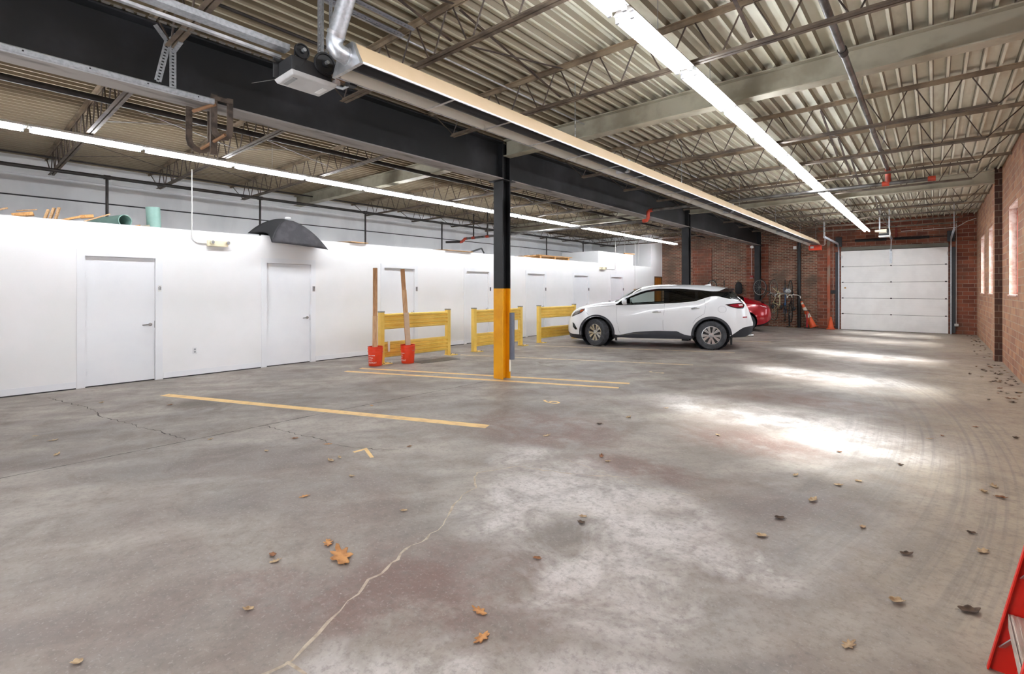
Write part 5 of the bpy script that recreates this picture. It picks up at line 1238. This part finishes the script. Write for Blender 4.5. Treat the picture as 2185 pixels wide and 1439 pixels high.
b = MB(); b.sphere((-5.93, 22.72, 3.40), .07, 12, (1, 1, .9)); b.build('dome', M_house, t, smooth=60); MB().tube([(-5.93, 22.72, 3.46), (-5.97, 22.75, 3.6), (-5.92, 22.8, 3.9)], .008, 6).build('cable', M_conduit, t, smooth=50)
MB().bx(-4.42, -4.30, 23.02, 23.09, 3.24, 3.37).build('sensor_box', M_house, label='small white sensor box left of the downpipe top', cat='sensor', bevel=.01)
pipe('conduit', [(.60, 23.06, .36), (.60, 23.06, 3.95)], .011, M_conduit, 'pale conduit on the brick between far door and side wall', 'conduit', 'conduits on the far wall')
MB().bx(.55, .66, 23.02, 23.098, .28, .37).build('switch_box', M_conduit, label='grey box low on the brick right of the roll-up door', cat='box', bevel=.006)
pipe('conduit', [(-3.02, 23.05, .3), (-3.02, 23.05, 4.0)], .012, mat('old_conduit', '#a08a7c', .5), 'dull conduit on the brick left of the roll-up door', 'conduit', 'conduits on the far wall')
MB().bx(-3.10, -2.94, 23.0, 23.055, 1.40, 1.54).build('push_button', M_blackp, label='black push button box left of the roll-up door', cat='switch', bevel=.006)
MB().bx(-3.22, -3.12, 23.0, 23.055, 0, 3.5).build('jamb_post', mat('rust_post', '#a5573a', .6, col2='#8d8070', ns=2, stretch=(1, 1, .5), lo=.45, hi=.6), label='rust and grey painted post left of the roll-up door', cat='post')
pipe('conduit', [(-.9, 22.9, 3.70), (.60, 22.9, 3.72), (.85, 22.7, 3.88), (1.08, 22.5, 3.95)], .010, M_conduit, 'thin white conduit under the deck bending to the corner above the far door', 'conduit', 'conduits on the far wall')

# ================================================================== step ladder at the edge
M_lad = mat('ladder_red', '#d8200f', .45, col2='#c81a0c', ns=4)
t = thing('step_ladder', 'red fibreglass step ladder with aluminium treads beside the camera', 'step ladder', (.6, 2.55, 0))
def rail_(y, x0, x1, h, s, nm):
    # channel-section rail leaning along x; open side faces s
    b = MB(); d = Vector((x1-x0, 0, h)).normalized(); a = Vector((d.z, 0, -d.x)); p0, p1 = Vector((x0, y, .004)), Vector((x1, y, h))
    def P(p, u, v): return p + a*u + Vector((0, v*s, 0))
    prof = [(0, 0), (.085, 0), (.085, .024), (.080, .024), (.080, .005), (.005, .005), (.005, .024), (0, .024)]
    A = [b.v(P(p0, u, v)) for u, v in prof]; B = [b.v(P(p1, u, v)) for u, v in prof]; n = len(prof)
    for i in range(n): b.f([A[i], A[(i+1) % n], B[(i+1) % n], B[i]])
    b.f(A[::-1]); b.f(B); r = b.build(nm, M_lad, t)
    f = MB(); f.bar(Vector((x0-.005, y+s*.015, 0))+a*.042, Vector((x0-.005, y+s*.015, .006))+a*.042, .084, .030, up=(0, 1, 0)); f.build('rubber_foot', mat('foot_grey', '#3d4042', .7), r)
    return r
rail_(2.80, .165, .515, 1.75, -1, 'front_rail'); rail_(2.32, .165, .515, 1.75, 1, 'front_rail')
rail_(2.76, .93, .60, 1.75, -1, 'rear_rail'); rail_(2.36, .93, .60, 1.75, 1, 'rear_rail')
M_tread = mat('tread_aluminium', '#c9beb2', .4, .35, col2='#b3a89b', ns=6, stretch=(8, 1, 1))
for k in range(5):
    z = .245+.30*k; x = .165+.35*(z/1.75)
    b = MB(); b.bx(x+.015, x+.105, 2.335, 2.785, z, z+.006); b.bx(x+.012, x+.017, 2.335, 2.785, z-.05, z+.006); b.bx(x+.10, x+.105, 2.335, 2.785, z-.03, z)
    for r_ in range(5): b.bx(x+.022+r_*.016, x+.028+r_*.016, 2.34, 2.78, z+.006, z+.009)
    s_ = b.build('tread', M_tread, t)
    MB().bar((x+.05, 2.70, z-.01), (x-.005, 2.79, z-.14), .022, .004).build('gusset_brace', M_alum, s_)
    MB().bar((x+.05, 2.42, z-.01), (x-.005, 2.33, z-.14), .022, .004).build('gusset_brace', M_alum, s_)
for z in (.5, 1.1): MB().bar((.93-.33*z/1.75-.04, 2.36, z), (.93-.33*z/1.75-.04, 2.76, z), .03, .02).build('rear_brace', M_alum, t)
MB().bx(.49, .68, 2.30, 2.82, 1.75, 1.80).build('top_cap', M_lad, t, bevel=.01)

# ================================================================== fallen leaves
M_leafb = mat('leaf_brown', '#8a5a34', .7, col2='#6b4226', ns=30); M_leaft = mat('leaf_tan', '#b39a78', .7, col2='#94795a', ns=30)
M_leafd = mat('leaf_dark', '#54402f', .75, col2='#3c2d22', ns=30); M_leafo = mat('leaf_orange', '#c08a52', .7, col2='#a06c3c', ns=30)
def leaf_proto(kind, m, seed):
    rr = random.Random(seed); b = MB(); n = 30; out = []
    for k in range(n):
        a = 2*math.pi*k/n; lx = math.cos(a); 
        if kind == 'oak': r = .05*(1+.34*math.cos(7*a+.4)*(.6+.4*abs(math.sin(a))))*(1 if abs(math.sin(a)) < .3 else .78)
        else: r = .036*(1+.14*math.cos(5*a)+.1*rr.random())
        out.append((r*lx*1.25, r*math.sin(a)*.75))
    cu = rr.uniform(1.5, 3.2)*(.8 if kind == 'oak' else 2.2)
    def Z(x, y): return .004+cu*y*y*3+cu*x*x*1.6*(1 if x > 0 else .3)+.002*math.sin(70*x+seed)
    rows = []
    for q in (.12, .45, .75, 1.0): rows.append([(x*q, y*q, Z(x*q, y*q)) for x, y in out])
    b.grid(rows, closed_u=True); c = b.v((0, 0, Z(0, 0))); first = [v for v in b.bm.verts][:n]
    for k in range(n): b.f([c, first[k], first[(k+1) % n]])
    b.tube([(-.045, 0, Z(-.045, 0)), (-.062, .004, .006)], .0014, 4)
    o = b.build('fallen_leaf', m, label='small dry fallen leaf', cat='leaf', smooth=60, origin=(0, 0, 0)); q = o.modifiers.new('thick', 'SOLIDIFY'); q.thickness = .0012
    return o
PROTO = [leaf_proto('oak', M_leafo, 1), leaf_proto('curl', M_leafb, 2), leaf_proto('curl', M_leaft, 3), leaf_proto('curl', M_leafd, 4), leaf_proto('oak', M_leaft, 5)]
used_ = set()
def leaf(x, y, k, sc, label, group, rr):
    if k not in used_: o = PROTO[k]; used_.add(k)
    else: o = PROTO[k].copy(); COL.objects.link(o)
    o.location = (x, y, 0.002); o.rotation_euler = (0, 0, rr.uniform(0, 6.28)); o.scale = (sc, sc, sc*rr.uniform(.7, 1.1)); o['label'] = label
    if group: o['group'] = group
rr = random.Random(11)
leaf(-2.60, 1.50, 0, 1.7, 'large orange-brown oak leaf on the open concrete near the long pale crack', None, rr)
leaf(-2.80, 1.53, 0, .8, 'small orange leaf just above the large oak leaf', None, rr)
leaf(-1.655, 1.68, 0, .7, 'orange leaf lying with a pale scrap in the middle foreground', None, rr)
leaf(-.28, 2.57, 4, .65, 'pale curled leaf alone in the lower middle of the floor', None, rr)
leaf(-.14, 3.08, 2, .8, 'pale tan leaf on the floor towards the ladder', None, rr)
leaf(.13, 3.22, 3, .95, 'dark twisted twig-like leaf nearest the ladder', None, rr)
leaf(-.12, 3.67, 3, .7, 'dark leaf with pale edge lying in front of the ladder', None, rr)
leaf(.22, 4.01, 4, .8, 'pale pointed leaf lying above the ladder in view', None, rr)
leaf(.38, 5.13, 1, .7, 'brown leaf by the brick wall side ahead of the ladder', None, rr)
leaf(.65, 7.3, 3, .8, 'dark leaf at the picture edge beside the brick wall', None, rr)
NEAR = [(-3.66, 2.21), (-3.92, 3.0), (-4.15, 2.38), (-4.13, 2.28), (-4.6, 2.51), (-4.85, 2.02), (-5.03, 2.38), (-5.67, 1.8), (-6.22, .69), (-5.69, 3.73), (-2.84, 1.23), (-2.92, 1.25), (-2.51, .96), (-2.69, .36), (-1.52, 1.56), (-7.2, .63), (-7.76, 1.98), (-8.64, 1.41), (-2.81, 2.1), (-3.57, 1.76), (-6.85, .73)]
for i, (x, y) in enumerate(NEAR): leaf(x, y, (4, 1, 2, 2, 0)[i % 5], rr.uniform(.5, .75), 'small dry leaf on the open concrete between the white doors and the long pale crack', 'leaves on the open floor before the white doors', rr)
MID = [(-2.8, 5.41), (-2.92, 4.93), (-3.11, 4.17), (-2.34, 3.99), (-2.22, 3.9), (-1.81, 2.84), (-1.77, 2.76), (-1.74, 5.38), (-.68, 5.57), (-.87, 4.63), (-.67, 4.16), (-.79, 3.69), (-.03, 6.68), (.07, 6.91), (-.82, 3.35), (-.35, 3.91), (.18, 4.26), (.36, 5.39), (.36, 7.59), (-.57, 4.62), (-.46, 4.82), (-.22, 5.51), (-2.65, 6.16), (-1.73, 2.23), (.29, 5.19)]
for i, (x, y) in enumerate(MID): leaf(x, y, (2, 3, 4, 1, 2)[i % 5], rr.uniform(.5, .8), 'small curled leaf on the dusty driving lane in front of the lit floor patches', 'leaves on the driving lane', rr)
WALL = [(.86, 19.98), (.97, 18.49), (.9, 17.16), (.79, 16.2), (.65, 13.56), (.88, 15.56), (.86, 14.14), (.86, 13.61), (.75, 12.9), (.65, 12.04), (.76, 11.55), (.86, 12.65), (.83, 11.52), (.9, 12.51), (1.02, 13.64), (.83, 12.97), (.77, 10.48), (.73, 10.3), (.59, 9.62), (1.05, 12.98), (1.05, 12.34), (1.02, 16.46), (1.04, 18.14), (1.05, 20.85), (1.02, 22.4), (.83, 12.0), (.95, 11.81), (.95, 11.27), (1.0, 14.04), (1.02, 19.59)]
for k in range(34): WALL.append((1.06-abs(rr.gauss(0, .16)), rr.uniform(9.5, 14.6)))
for k in range(20): WALL.append((1.06-abs(rr.gauss(0, .12)), rr.uniform(15.4, 22.8)))
for i, (x, y) in enumerate(WALL): leaf(x, y, (3, 3, 1, 3, 2)[i % 5], rr.uniform(.5, .85), 'small dead leaf gathered along the foot of the windowed brick wall', 'leaves along the windowed brick wall', rr)
FAR = [(-4.75+.16*k+rr.uniform(-.08, .08), 22.85+rr.uniform(-.1, .1)) for k in range(5)]
for i, (x, y) in enumerate(FAR): leaf(x-.3, y, (0, 1)[i % 2], rr.uniform(.9, 1.3), 'orange-brown leaf under the hung bicycles at the far wall', 'leaves under the bicycles', rr)
